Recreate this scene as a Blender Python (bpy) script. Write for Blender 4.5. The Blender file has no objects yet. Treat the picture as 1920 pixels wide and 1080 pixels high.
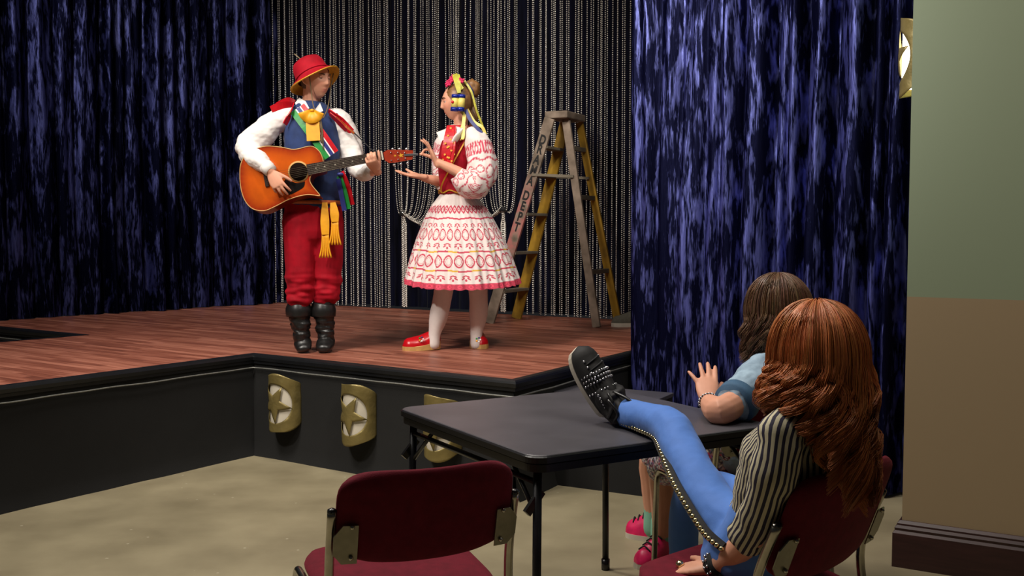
import bpy, bmesh, math, random
import numpy as np
from mathutils import Vector, Matrix, noise
random.seed(7)
V = Vector
sc = bpy.context.scene
COL = sc.collection

# ------------------------------------------------------------------ camera
F, HC = 1900.0, 1.32
PITCH = math.atan(108.0 / F)
cp, sp = math.cos(PITCH), math.sin(PITCH)
cam = bpy.data.cameras.new('camera'); cam.sensor_width = 36; cam.lens = 36 * F / 1920
cam_o = bpy.data.objects.new('camera', cam); COL.objects.link(cam_o)
cam_o.location = (0, 0, HC); cam_o.rotation_euler = (math.pi / 2 - PITCH, 0, 0)
cam.clip_start = .05
sc.camera = cam_o

# ------------------------------------------------------------------ world, lamps, exposure
w = bpy.data.worlds.new('world'); sc.world = w; w.use_nodes = True
w.node_tree.nodes['Background'].inputs[0].default_value = (.9, .92, 1, 1)
w.node_tree.nodes['Background'].inputs[1].default_value = .014
sc.view_settings.view_transform = 'Standard'; sc.view_settings.look = 'None'
sc.view_settings.gamma = 1; sc.view_settings.use_curve_mapping = False
sc.view_settings.exposure = 0

def area(loc, aim, size, watts, col=(1, .93, .84), spread=180):
    l = bpy.data.lights.new('stage_light', 'AREA'); l.energy = watts; l.size = size; l.color = col
    l.spread = math.radians(spread)
    o = bpy.data.objects.new('stage_light', l); COL.objects.link(o); o.location = loc
    o.rotation_euler = (V(aim) - V(loc)).to_track_quat('-Z', 'Y').to_euler()
def spot(loc, aim, watts, ang, blend=.6, size=.15, col=(1, .93, .84)):
    l = bpy.data.lights.new('stage_spot', 'SPOT'); l.energy = watts; l.spot_size = math.radians(ang)
    l.spot_blend = blend; l.shadow_soft_size = size; l.color = col
    o = bpy.data.objects.new('stage_spot', l); COL.objects.link(o); o.location = loc
    o.rotation_euler = (V(aim) - V(loc)).to_track_quat('-Z', 'Y').to_euler()
spot((-3.0, 1.6, 4.6), (-.85, 6.2, 1.3), 590, 50, .8, .22)          # front of house, stage left
spot((1.2, 2.2, 4.8), (-.4, 6.2, 1.2), 300, 46, .8, .25)            # front of house, right
spot((-1.6, 5.2, 5.0), (.2, 2.7, .4), 330, 62, .9, .3)              # over the stage edge on to the tables
spot((-2.0, 3.1, 3.9), (1.5, 5.35, 2.0), 640, 44, .9, .12, (.95, .95, 1))   # wash on the near curtain
spot((-3.9, 3.6, 4.6), (-3.0, 9.2, 2.1), 760, 34, 1, .3, (.95, .95, 1))   # wash on the far curtain
spot((.9, 3.2, 5.0), (-.6, 9.2, 2.1), 520, 34, .8, .2)               # on the bead strings
area((0.0, 3.4, 4.9), (0.0, 5.0, 0), 2.2, 70)
area((-2.6, 3.4, 4.8), (-1.8, 4.8, 0), 1.2, 170)
spot((1.0, 1.9, 4.7), (.78, 2.75, 1.0), 120, 28, .9, .2)                 # down on the two seated heads
spot((-.6, .2, 4.4), (2.3, 3.4, 2.7), 150, 44, 1, .5)

# ------------------------------------------------------------------ pixel -> place
def ray(px, py):
    x = (px - 960) / F; y = (540 - py) / F
    return V((x, cp + y * sp, -sp + y * cp))
def at(px, py, Y):
    d = ray(px, py); t = Y / d.y
    return V((d.x * t, Y, HC + d.z * t))
def onz(px, py, z):
    d = ray(px, py); t = (z - HC) / d.z
    return V((d.x * t, d.y * t, z))
def onplane(px, py, a, b):          # vertical plane through a, b
    d = ray(px, py); n = V((-(b.y - a.y), b.x - a.x, 0))
    t = n.dot(V((a.x, a.y, 0)) ) / n.dot(d)
    return V((d.x * t, d.y * t, HC + d.z * t))

# ------------------------------------------------------------------ materials
def S(r, g, b):
    f = lambda c: (c / 255 / 12.92) if c <= 10 else ((c / 255 + .055) / 1.055) ** 2.4
    return (f(r), f(g), f(b), 1)
def scl(c, k): return (c[0] * k, c[1] * k, c[2] * k, 1)
def mat(name, col, rough=.6, metal=0, var=.25, scale=20, bump=.1, stretch=(1, 1, 1), sheen=0, spec=.5, col2=None,
        coat=0, bscale=None, emit=None, attr=None, coord='Object', detail=4, trans=0, sheen_tint=None, bdist=.002):
    m = bpy.data.materials.new(name); m.use_nodes = True
    nt = m.node_tree; N = nt.nodes; L = nt.links; b = N['Principled BSDF']
    b.inputs['Roughness'].default_value = rough; b.inputs['Metallic'].default_value = metal
    b.inputs['Specular IOR Level'].default_value = spec
    b.inputs['Coat Weight'].default_value = coat; b.inputs['Sheen Weight'].default_value = sheen
    if sheen_tint: b.inputs['Sheen Tint'].default_value = sheen_tint
    tc = N.new('ShaderNodeTexCoord'); mp = N.new('ShaderNodeMapping'); mp.inputs['Scale'].default_value = stretch
    L.new(tc.outputs[coord], mp.inputs['Vector'])
    nz = N.new('ShaderNodeTexNoise'); nz.inputs['Scale'].default_value = scale; nz.inputs['Detail'].default_value = detail
    L.new(mp.outputs[0], nz.inputs['Vector'])
    if attr:
        at_ = N.new('ShaderNodeAttribute'); at_.attribute_name = attr
        mx = N.new('ShaderNodeMix'); mx.data_type = 'RGBA'; mx.blend_type = 'MULTIPLY'; mx.inputs[0].default_value = 1
        rp = N.new('ShaderNodeValToRGB'); rp.color_ramp.elements[0].position = .3; rp.color_ramp.elements[1].position = .7
        rp.color_ramp.elements[0].color = (1 - var, 1 - var, 1 - var, 1); rp.color_ramp.elements[1].color = (1, 1, 1, 1)
        L.new(nz.outputs['Fac'], rp.inputs[0]); L.new(at_.outputs['Color'], mx.inputs[6]); L.new(rp.outputs[0], mx.inputs[7])
        L.new(mx.outputs[2], b.inputs['Base Color'])
    else:
        rp = N.new('ShaderNodeValToRGB'); rp.color_ramp.elements[0].position = .3; rp.color_ramp.elements[1].position = .7
        rp.color_ramp.elements[0].color = scl(col, 1 - var); rp.color_ramp.elements[1].color = col2 or col
        L.new(nz.outputs['Fac'], rp.inputs[0]); L.new(rp.outputs[0], b.inputs['Base Color'])
    if bump:
        bp_ = N.new('ShaderNodeBump'); bp_.inputs['Strength'].default_value = bump; bp_.inputs['Distance'].default_value = bdist
        if bscale:
            n2 = N.new('ShaderNodeTexNoise'); n2.inputs['Scale'].default_value = bscale; n2.inputs['Detail'].default_value = 3
            L.new(mp.outputs[0], n2.inputs['Vector']); L.new(n2.outputs['Fac'], bp_.inputs['Height'])
        else: L.new(nz.outputs['Fac'], bp_.inputs['Height'])
        L.new(bp_.outputs[0], b.inputs['Normal'])
    if emit:
        b.inputs['Emission Color'].default_value = emit[0]; b.inputs['Emission Strength'].default_value = emit[1]
    if trans: b.inputs['Transmission Weight'].default_value = trans
    return m

def velvet(name, lo, hi, seed):
    m = bpy.data.materials.new(name); m.use_nodes = True
    nt = m.node_tree; N = nt.nodes; L = nt.links; b = N['Principled BSDF']
    b.inputs['Roughness'].default_value = .55; b.inputs['Specular IOR Level'].default_value = 0
    b.inputs['Sheen Weight'].default_value = 0; b.inputs['Sheen Roughness'].default_value = .35
    b.inputs['Sheen Tint'].default_value = (.25, .25, .75, 1)
    tc = N.new('ShaderNodeTexCoord')
    def nz(sx, sy, scale, det, dist):
        mp = N.new('ShaderNodeMapping'); mp.inputs['Scale'].default_value = (sx, sy, 1); mp.inputs['Location'].default_value = (seed, seed * 2, 0)
        L.new(tc.outputs['UV'], mp.inputs[0]); n = N.new('ShaderNodeTexNoise')
        n.inputs['Scale'].default_value = scale; n.inputs['Detail'].default_value = det; n.inputs['Distortion'].default_value = dist
        L.new(mp.outputs[0], n.inputs['Vector']); return n.outputs['Fac']
    a = nz(1, .17, 22, 5, .6); c = nz(1, .12, 100, 3, .5); d = nz(1, .35, 2.6, 2, .4)
    def mth(op, x, y):
        k = N.new('ShaderNodeMath'); k.operation = op
        for i, q in enumerate((x, y)):
            if isinstance(q, float): k.inputs[i].default_value = q
            else: L.new(q, k.inputs[i])
        return k.outputs[0]
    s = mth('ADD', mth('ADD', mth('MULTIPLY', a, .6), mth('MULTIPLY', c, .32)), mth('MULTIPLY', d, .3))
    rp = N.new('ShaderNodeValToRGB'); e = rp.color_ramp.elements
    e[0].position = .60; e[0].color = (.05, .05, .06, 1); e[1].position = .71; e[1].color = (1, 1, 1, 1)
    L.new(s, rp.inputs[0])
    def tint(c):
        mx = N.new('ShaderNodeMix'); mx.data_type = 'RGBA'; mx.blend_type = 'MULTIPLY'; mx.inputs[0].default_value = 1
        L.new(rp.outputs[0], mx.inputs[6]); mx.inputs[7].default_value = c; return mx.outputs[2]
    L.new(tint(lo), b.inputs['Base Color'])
    bm_ = N.new('ShaderNodeBump'); bm_.inputs['Strength'].default_value = .6; bm_.inputs['Distance'].default_value = .012
    L.new(s, bm_.inputs['Height']); L.new(bm_.outputs[0], b.inputs['Normal'])
    gl = N.new('ShaderNodeBsdfGlossy'); gl.inputs['Roughness'].default_value = .48; L.new(tint(hi), gl.inputs['Color']); L.new(bm_.outputs[0], gl.inputs['Normal'])
    ad = N.new('ShaderNodeAddShader'); L.new(b.outputs[0], ad.inputs[0]); L.new(gl.outputs[0], ad.inputs[1]); L.new(ad.outputs[0], N['Material Output'].inputs[0])
    return m

M = {}
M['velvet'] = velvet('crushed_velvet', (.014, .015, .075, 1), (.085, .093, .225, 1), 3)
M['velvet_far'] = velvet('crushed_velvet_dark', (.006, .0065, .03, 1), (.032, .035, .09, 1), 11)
M['velvet_back'] = mat('navy_velvet', (.003, .0035, .016, 1), .8, var=.8, scale=8, stretch=(3, 3, .4), spec=.1, sheen=.05, bump=.3)
M['floor'] = mat('concrete', S(140, 129, 102), .5, var=.16, scale=3, bump=.15, bscale=60, col2=S(156, 145, 117))
def specks(m):
    nt = m.node_tree; N = nt.nodes; L = nt.links; b = N['Principled BSDF']
    tc = N.new('ShaderNodeTexCoord'); vo = N.new('ShaderNodeTexVoronoi'); vo.inputs['Scale'].default_value = 9; L.new(tc.outputs['Object'], vo.inputs['Vector'])
    lt = N.new('ShaderNodeMath'); lt.operation = 'LESS_THAN'; lt.inputs[1].default_value = .055; L.new(vo.outputs['Distance'], lt.inputs[0])
    mx = N.new('ShaderNodeMix'); mx.data_type = 'RGBA'; mu = N.new('ShaderNodeMath'); mu.operation = 'MULTIPLY'; mu.inputs[1].default_value = .5
    L.new(lt.outputs[0], mu.inputs[0]); L.new(mu.outputs[0], mx.inputs[0])
    L.new(b.inputs['Base Color'].links[0].from_socket, mx.inputs[6]); mx.inputs[7].default_value = S(205, 196, 172); L.new(mx.outputs[2], b.inputs['Base Color'])
specks(M['floor'])
M['fascia'] = mat('black_cloth', S(15, 15, 15), .9, var=.3, scale=9, bump=.25, bscale=150)
M['lip'] = mat('black_rubber', S(22, 23, 26), .38, var=.3, scale=14, bump=.1)
M['rope'] = mat('silver_rope', S(140, 140, 134), .4, .3, var=.4, scale=90, bump=.6)
M['black_metal'] = mat('black_paint', S(24, 24, 27), .35, .3, var=.2, scale=30, bump=.05)
M['vinyl'] = mat('dark_vinyl', S(72, 70, 76), .42, var=.12, scale=5, bump=.12, bscale=260, col2=S(80, 78, 84))
M['chrome'] = mat('chrome', S(190, 185, 170), .22, 1, var=.2, scale=40, bump=.02)
M['zinc'] = mat('dull_steel', S(150, 146, 128), .4, .9, var=.2, scale=40, bump=.05)
M['maroon'] = mat('maroon_cloth', S(106, 18, 36), .85, var=.3, scale=40, spec=.2, sheen=.15, bump=.35, bscale=420, sheen_tint=(.8, .2, .25, 1))
M['gold'] = mat('gold_foil', S(140, 124, 74), .42, .45, var=.35, scale=9, bump=.6, bscale=14, bdist=.012)
M['frost'] = mat('frosted_panel', S(205, 196, 178), .6, var=.08, scale=12, bump=.02)
M['lit'] = mat('lit_panel', S(255, 250, 225), .6, var=.02, scale=5, bump=0, emit=((1, .93, .72, 1), 9))
M['bead'] = mat('silver_bead', S(244, 238, 228), .2, .5, var=.2, scale=60, bump=0)
M['string'] = mat('thread', S(120, 118, 115), .6, var=.1, bump=0)
M['skin'] = mat('skin', S(222, 160, 132), .5, var=.06, scale=30, bump=.05, spec=.35, attr='col')
M['white'] = mat('white_cotton', S(232, 226, 222), .8, var=.06, scale=14, bump=.15, bscale=220)
M['blue_vest'] = mat('navy_wool', S(26, 52, 104), .8, var=.25, scale=25, sheen=.1, bump=.25, bscale=250)
M['red_vel'] = mat('red_velvet', S(168, 6, 30), .75, var=.35, scale=16, spec=.2, sheen=.06, bump=.2, sheen_tint=(1, .2, .3, 1))
M['red_sat'] = mat('red_satin', S(205, 18, 34), .35, var=.3, scale=30, bump=.3)
M['dark_red'] = mat('dark_red_velvet', S(172, 12, 38), .75, var=.4, scale=16, spec=.2, sheen=.06, bump=.2, sheen_tint=(1, .3, .4, 1))
M['leather'] = mat('black_leather', S(26, 25, 25), .36, var=.3, scale=30, bump=.4)
M['yellow'] = mat('marigold_satin', S(240, 166, 22), .5, var=.18, scale=26, bump=.2)
M['gold_trim'] = mat('gold_braid', S(222, 160, 40), .45, .2, var=.25, scale=80, bump=.3)
M['orange_trim'] = mat('orange_braid', S(190, 92, 36), .6, var=.25, scale=60, bump=.3)
M['green'] = mat('green_ribbon', S(28, 140, 60), .45, var=.15, scale=30, bump=.1)
M['navy'] = mat('navy_ribbon', S(40, 48, 120), .45, var=.15, scale=30, bump=.1)
M['cord'] = mat('brown_cord', S(120, 100, 70), .7, var=.3, scale=90, bump=.2)
M['lid'] = mat('eyelid', S(205, 140, 116), .5, var=.08, bump=0)
M['eye'] = mat('eye_white', S(225, 220, 215), .25, var=.05, bump=0)
M['iris'] = mat('dark_iris', S(50, 36, 28), .2, var=.1, bump=0)
M['brow'] = mat('brow_hair', S(92, 62, 44), .8, var=.3, scale=200, bump=.3)
M['hairA'] = mat('auburn_hair', None, .45, var=.2, scale=60, bump=0, attr='col', spec=.45)
M['hairB'] = mat('brown_hair', None, .42, var=.35, scale=60, bump=0, attr='col', spec=.4)
M['attr'] = mat('printed_cotton', None, .8, var=.08, scale=30, bump=.12, bscale=200, attr='col')
M['attr_sat'] = mat('printed_satin', None, .4, var=.12, scale=30, bump=.15, attr='col')
M['straw'] = mat('blonde_hair', S(150, 105, 62), .45, var=.5, scale=40, stretch=(1, 1, 1), bump=.5)
M['wood_sole'] = mat('clog_wood', S(206, 160, 96), .5, var=.25, scale=30, bump=.1)
M['red_gloss'] = mat('red_clog_leather', S(196, 14, 26), .28, var=.15, scale=20, bump=.05)
M['blue_pants'] = mat('blue_stretch', S(76, 124, 206), .75, var=.1, scale=18, bump=.15, bscale=300, sheen=.1)
M['denim'] = mat('light_denim', S(138, 163, 186), .8, var=.25, scale=22, bump=.3, bscale=320, col2=S(160, 185, 204))
M['denim_dk'] = mat('denim_cuff', S(62, 98, 130), .8, var=.2, scale=30, bump=.3, bscale=320)
M['stud'] = mat('metal_stud', S(235, 220, 170), .2, .95, var=.3, scale=30, bump=0)
M['crystal'] = mat('crystal_stud', S(225, 225, 230), .12, .9, var=.2, scale=30, bump=0)
M['black'] = mat('black_fabric', S(20, 19, 22), .8, var=.3, scale=30, bump=.2)
M['suede'] = mat('black_suede', S(24, 22, 23), .75, var=.4, scale=30, bump=.3)
M['rubber'] = mat('white_rubber', S(205, 196, 180), .55, var=.12, scale=20, bump=.1)
M['pink'] = mat('pink_plaid', S(226, 30, 96), .4, var=.35, scale=30, stretch=(1, 1, 1), bump=.1)
M['teal'] = mat('mint_sock', S(130, 185, 160), .8, var=.1, scale=30, bump=.2)
M['stocking'] = mat('white_stocking', S(226, 218, 214), .75, var=.05, scale=40, bump=.1, bscale=400)
M['guitar_side'] = mat('mahogany', S(120, 34, 16), .3, var=.4, scale=12, stretch=(1, 1, 4), bump=.03, coat=.5)
M['fret'] = mat('fretboard', S(48, 30, 24), .45, var=.3, scale=40, bump=.05)
M['ebony'] = mat('black_plastic', S(18, 16, 16), .25, var=.1, bump=0)
M['ladder'] = mat('worn_ladder_paint', S(116, 100, 84), .8, var=.35, scale=9, bump=.25, col2=S(150, 132, 116))
M['ladder_in'] = mat('yellow_ladder_paint', S(150, 112, 18), .7, var=.45, scale=7, bump=.2, col2=S(176, 134, 26))
M['step'] = mat('grey_step', S(122, 112, 96), .85, var=.3, scale=12, bump=.25)
def pink_patch(m):
    nt = m.node_tree; N = nt.nodes; L = nt.links; b = N['Principled BSDF']
    tc = N.new('ShaderNodeTexCoord'); sx = N.new('ShaderNodeSeparateXYZ'); L.new(tc.outputs['Object'], sx.inputs[0])
    rp = N.new('ShaderNodeValToRGB'); e = rp.color_ramp.elements; mr = N.new('ShaderNodeMapRange'); mr.inputs[1].default_value = 1.0; mr.inputs[2].default_value = 1.9
    L.new(sx.outputs[2], mr.inputs[0]); L.new(mr.outputs[0], rp.inputs[0])
    e[0].position = .1; e[0].color = (0, 0, 0, 1); e[1].position = .85; e[1].color = (0, 0, 0, 1)
    for p_ in (.2, .55): q = e.new(p_); q.color = (.85, .85, .85, 1)
    nz = N.new('ShaderNodeTexNoise'); nz.inputs['Scale'].default_value = 14; L.new(tc.outputs['Object'], nz.inputs['Vector'])
    r2 = N.new('ShaderNodeValToRGB'); r2.color_ramp.elements[0].position = .36; r2.color_ramp.elements[1].position = .56; L.new(nz.outputs['Fac'], r2.inputs[0])
    mu = N.new('ShaderNodeMath'); mu.operation = 'MULTIPLY'; L.new(rp.outputs[0], mu.inputs[0]); L.new(r2.outputs[0], mu.inputs[1])
    mx = N.new('ShaderNodeMix'); mx.data_type = 'RGBA'; L.new(mu.outputs[0], mx.inputs[0]); L.new(b.inputs['Base Color'].links[0].from_socket, mx.inputs[6])
    mx.inputs[7].default_value = S(168, 96, 92); L.new(mx.outputs[2], b.inputs['Base Color']); return m
M['ladder_pink'] = pink_patch(mat('worn_pink_ladder_paint', S(116, 100, 84), .8, var=.35, scale=9, bump=.25, col2=S(150, 132, 116)))
M['stencil'] = mat('stencil_ink', S(28, 26, 26), .8, var=.4, scale=60, bump=0)

def mat_wood():
    m = bpy.data.materials.new('stage_plank'); m.use_nodes = True
    nt = m.node_tree; N = nt.nodes; L = nt.links; b = N['Principled BSDF']; b.inputs['Roughness'].default_value = .42
    tc = N.new('ShaderNodeTexCoord'); oi = N.new('ShaderNodeObjectInfo')
    mp = N.new('ShaderNodeMapping'); mp.inputs['Scale'].default_value = (1.6, 40, 1)
    L.new(tc.outputs['UV'], mp.inputs[0])
    n = N.new('ShaderNodeTexNoise'); n.noise_dimensions = '4D'; n.inputs['Scale'].default_value = 1.4; n.inputs['Detail'].default_value = 6
    L.new(mp.outputs[0], n.inputs['Vector']); L.new(oi.outputs['Random'], n.inputs['W'])
    ad = N.new('ShaderNodeMath'); ad.operation = 'MULTIPLY_ADD'; ad.inputs[1].default_value = .12
    L.new(oi.outputs['Random'], ad.inputs[0]); L.new(n.outputs['Fac'], ad.inputs[2])
    rp = N.new('ShaderNodeValToRGB'); e = rp.color_ramp.elements
    e[0].position = .36; e[0].color = S(96, 50, 38); e[1].position = 1.0; e[1].color = S(192, 126, 104)
    k = e.new(.66); k.color = S(142, 82, 64)
    sx = N.new('ShaderNodeSeparateXYZ'); L.new(tc.outputs['UV'], sx.inputs[0])
    def mth(op, x, y):
        k2 = N.new('ShaderNodeMath'); k2.operation = op
        for i, q in enumerate((x, y)):
            if isinstance(q, float): k2.inputs[i].default_value = q
            elif q is not None: L.new(q, k2.inputs[i])
        return k2.outputs[0]
    row = mth('FLOOR', mth('MULTIPLY', sx.outputs[1], 19.4), None)
    wn = N.new('ShaderNodeTexWhiteNoise'); wn.noise_dimensions = '1D'; L.new(row, wn.inputs['W'])
    cellx = mth('FLOOR', mth('ADD', mth('MULTIPLY', sx.outputs[0], 2.1), mth('MULTIPLY', wn.outputs[0], 7.0)), None)
    w2 = N.new('ShaderNodeTexWhiteNoise'); w2.noise_dimensions = '1D'; L.new(mth('ADD', mth('MULTIPLY', row, 31.7), cellx), w2.inputs['W'])
    tot = mth('ADD', ad.outputs[0], mth('MULTIPLY', w2.outputs[0], .3))
    L.new(tot, rp.inputs[0]); L.new(rp.outputs[0], b.inputs['Base Color'])
    return m
M['plank'] = mat_wood()
def mat_sunburst():
    m = mat('sunburst_top', S(205, 84, 14), .28, var=.25, scale=10, bump=.02, coat=.6, attr='col')
    return m
M['sunburst'] = mat_sunburst()
def mat_wall():
    m = bpy.data.materials.new('two_tone_wall_paint'); m.use_nodes = True
    nt = m.node_tree; N = nt.nodes; L = nt.links; b = N['Principled BSDF']; b.inputs['Roughness'].default_value = .65
    tc = N.new('ShaderNodeTexCoord'); sx = N.new('ShaderNodeSeparateXYZ'); L.new(tc.outputs['Object'], sx.inputs[0])
    g = N.new('ShaderNodeMath'); g.operation = 'GREATER_THAN'; g.inputs[1].default_value = 1.063; L.new(sx.outputs[2], g.inputs[0])
    nz = N.new('ShaderNodeTexNoise'); nz.inputs['Scale'].default_value = 90; bm_ = N.new('ShaderNodeBump'); bm_.inputs['Strength'].default_value = .06
    L.new(nz.outputs[0], bm_.inputs['Height']); L.new(bm_.outputs[0], b.inputs['Normal'])
    mx = N.new('ShaderNodeMix'); mx.data_type = 'RGBA'; L.new(g.outputs[0], mx.inputs[0])
    mx.inputs[6].default_value = S(160, 138, 106); mx.inputs[7].default_value = S(140, 152, 124)
    L.new(mx.outputs[2], b.inputs['Base Color']); return m
M['wall'] = mat_wall()
M['base'] = mat('dark_stained_wood', S(62, 36, 34), .4, var=.4, scale=6, stretch=(1, 1, 12), bump=.08)

# ------------------------------------------------------------------ mesh helpers
def thing(name, label, cat, loc=(0, 0, 0), group=None):
    o = bpy.data.objects.new(name, None); COL.objects.link(o); o.location = loc; o.empty_display_size = .1
    o['label'] = label; o['category'] = cat
    if group: o['group'] = group
    return o
def tag(o, label, cat, group=None):
    o['label'] = label; o['category'] = cat
    if group: o['group'] = group
    return o
def link(name, me, m=None, parent=None, smooth=True, label=None):
    o = bpy.data.objects.new(name, me); COL.objects.link(o)
    if m is not None:
        for q in (m if isinstance(m, (list, tuple)) else [m]): me.materials.append(q)
    if smooth: me.polygons.foreach_set('use_smooth', [True] * len(me.polygons))
    if parent is not None:
        o.parent = parent
        if parent.parent is None: o.location = -parent.location
    if label: o['label'] = label
    return o
def obj(name, bm, m=None, parent=None, smooth=True, label=None, recalc=True):
    if recalc: bmesh.ops.recalc_face_normals(bm, faces=bm.faces[:])
    me = bpy.data.meshes.new(name); bm.to_mesh(me); bm.free()
    return link(name, me, m, parent, smooth, label)
def box(bm, c, sz, R=None, bev=0):
    vs = []
    for dx in (-1, 1):
        for dy in (-1, 1):
            for dz in (-1, 1):
                p = V((dx * sz[0] / 2, dy * sz[1] / 2, dz * sz[2] / 2))
                if R is not None: p = R @ p
                vs.append(bm.verts.new(V(c) + p))
    fs = [bm.faces.new([vs[i] for i in q]) for q in ((0, 1, 3, 2), (4, 6, 7, 5), (0, 4, 5, 1), (2, 3, 7, 6), (0, 2, 6, 4), (1, 5, 7, 3))]
    if bev:
        es = list({e for f in fs for e in f.edges})
        bmesh.ops.bevel(bm, geom=es, offset=bev, segments=2, affect='EDGES', profile=.5)
def beam(bm, a, b, wdt, hgt, up=V((0, 0, 1)), bev=0):
    a = V(a); b = V(b); d = (b - a).normalized(); s = d.cross(up).normalized(); u = s.cross(d)
    R = Matrix((s, d, u)).transposed()
    box(bm, (a + b) / 2, (wdt, (b - a).length, hgt), R, bev)
def catmull(P, k):
    n = len(P); out = []
    for i in range(n - 1):
        p0 = P[max(i - 1, 0)]; p1 = P[i]; p2 = P[i + 1]; p3 = P[min(i + 2, n - 1)]
        for j in range(k):
            t = j / k
            out.append(.5 * ((2 * p1) + (p2 - p0) * t + (2 * p0 - 5 * p1 + 4 * p2 - p3) * t * t + (3 * p1 - p0 - 3 * p2 + p3) * t ** 3))
    out.append(P[-1]); return out
def loft(bm, pts, rad, n=14, side=None, k=4, cap=True, round_caps=True, uv=None, warp=None, closed=True):
    """tube through pts; rad: number or (a, b), a along side, b across. warp(t, ang)->radius factor"""
    P = [V(p) for p in pts]
    R = [V((r, r, 0)) if not isinstance(r, (tuple, list)) else V((r[0], r[1], 0)) for r in rad]
    if k > 1: P = catmull(P, k); R = catmull(R, k)
    m = len(P); T = []
    for i in range(m): T.append((P[min(i + 1, m - 1)] - P[max(i - 1, 0)]).normalized())
    if round_caps and cap:
        a = []; b = []
        for q in (75, 50, 25):
            c = math.cos(math.radians(q)); s = math.sin(math.radians(q)); rm = min(R[0].x, R[0].y)
            a.append((P[0] - T[0] * rm * s, R[0] * c, T[0]))
            rm = min(R[-1].x, R[-1].y); b.append((P[-1] + T[-1] * rm * s, R[-1] * c, T[-1]))
        P = [x[0] for x in a] + P + [x[0] for x in b[::-1]]; R = [x[1] for x in a] + R + [x[1] for x in b[::-1]]
        T = [x[2] for x in a] + T + [x[2] for x in b[::-1]]; m = len(P)
    s = V(side) if side is not None else (V((0, 0, 1)).cross(T[0]) if abs(T[0].z) < .9 else V((1, 0, 0)))
    rings = []; L = 0; data = []
    for i in range(m):
        if i: L += (P[i] - P[i - 1]).length
        s = (V(side) if side is not None else s); s = (s - T[i] * s.dot(T[i])).normalized(); u = T[i].cross(s)
        ring = []
        for j in range(n):
            an = 2 * math.pi * j / n; f = warp(i / (m - 1), an) if warp else 1
            ring.append(bm.verts.new(P[i] + (s * math.cos(an) * R[i].x + u * math.sin(an) * R[i].y) * f))
        rings.append(ring); data.append(L)
    lay = bm.loops.layers.uv.verify() if uv else None
    for i in range(m - 1):
        for j in range(n):
            j2 = (j + 1) % n
            f = bm.faces.new((rings[i][j], rings[i][j2], rings[i + 1][j2], rings[i + 1][j]))
            if uv:
                for l, (uu, vv) in zip(f.loops, ((j / n * uv, data[i]), ((j + 1) / n * uv, data[i]), ((j + 1) / n * uv, data[i + 1]), (j / n * uv, data[i + 1]))): l[lay].uv = (uu, vv)
    if cap:
        bm.faces.new(rings[0][::-1]); bm.faces.new(rings[-1])
    return rings
def tube(bm, pts, r, n=8, k=4): return loft(bm, pts, [r] * len(pts), n, k=k, round_caps=False)
def ball(bm, c, r, u=10, v=8, R=None):
    r = (r, r, r) if not isinstance(r, (tuple, list)) else r
    mtx = Matrix.Translation(V(c)) @ (R.to_4x4() if R is not None else Matrix()) @ Matrix.Diagonal((*r, 1))
    return bmesh.ops.create_uvsphere(bm, u_segments=u, v_segments=v, radius=1, matrix=mtx)['verts']
def disc(bm, c, nrm, r, n=16, th=.002, r2=None):
    q = V(nrm).to_track_quat('Z', 'Y').to_matrix().to_4x4()
    bmesh.ops.create_cone(bm, cap_ends=True, segments=n, radius1=r, radius2=r2 if r2 is not None else r, depth=th, matrix=Matrix.Translation(V(c)) @ q)
def wrinkle(me, amp, freq, aniso=(1, 1, 1), seed=0, mask=None):
    n = len(me.vertices); co = np.empty(n * 3, 'f'); no = np.empty(n * 3, 'f')
    me.vertices.foreach_get('co', co); me.vertices.foreach_get('normal', no); co = co.reshape(-1, 3); no = no.reshape(-1, 3)
    for i in range(n):
        p = V((co[i][0] * aniso[0] * freq + seed, co[i][1] * aniso[1] * freq, co[i][2] * aniso[2] * freq))
        a = amp * (mask(co[i]) if mask else 1)
        if a: co[i] += no[i] * a * (noise.noise(p) + .5 * noise.noise(p * 2.1))
    me.vertices.foreach_set('co', co.ravel()); me.update()
def remesh(name, bm, voxel, m, parent, smooth=3, wr=None, label=None, fac=.5):
    bmesh.ops.recalc_face_normals(bm, faces=bm.faces[:])
    me = bpy.data.meshes.new('tmp'); bm.to_mesh(me); bm.free()
    t = bpy.data.objects.new('tmp', me); COL.objects.link(t)
    r = t.modifiers.new('r', 'REMESH'); r.mode = 'VOXEL'; r.voxel_size = voxel
    if smooth: s = t.modifiers.new('s', 'SMOOTH'); s.iterations = smooth; s.factor = fac
    bpy.context.view_layer.update()
    me2 = bpy.data.meshes.new_from_object(t.evaluated_get(bpy.context.evaluated_depsgraph_get())); me2.name = name
    bpy.data.objects.remove(t); bpy.data.meshes.remove(me)
    if wr:
        for q in (wr if isinstance(wr, list) else [wr]): wrinkle(me2, **q)
    return link(name, me2, m, parent, True, label)
def color(me, fn):
    a = me.color_attributes.new('col', 'FLOAT_COLOR', 'POINT')
    buf = np.ones((len(me.vertices), 4), 'f')
    for i, v in enumerate(me.vertices): buf[i, :3] = fn(v.co)[:3]
    a.data.foreach_set('color', buf.ravel())
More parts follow.
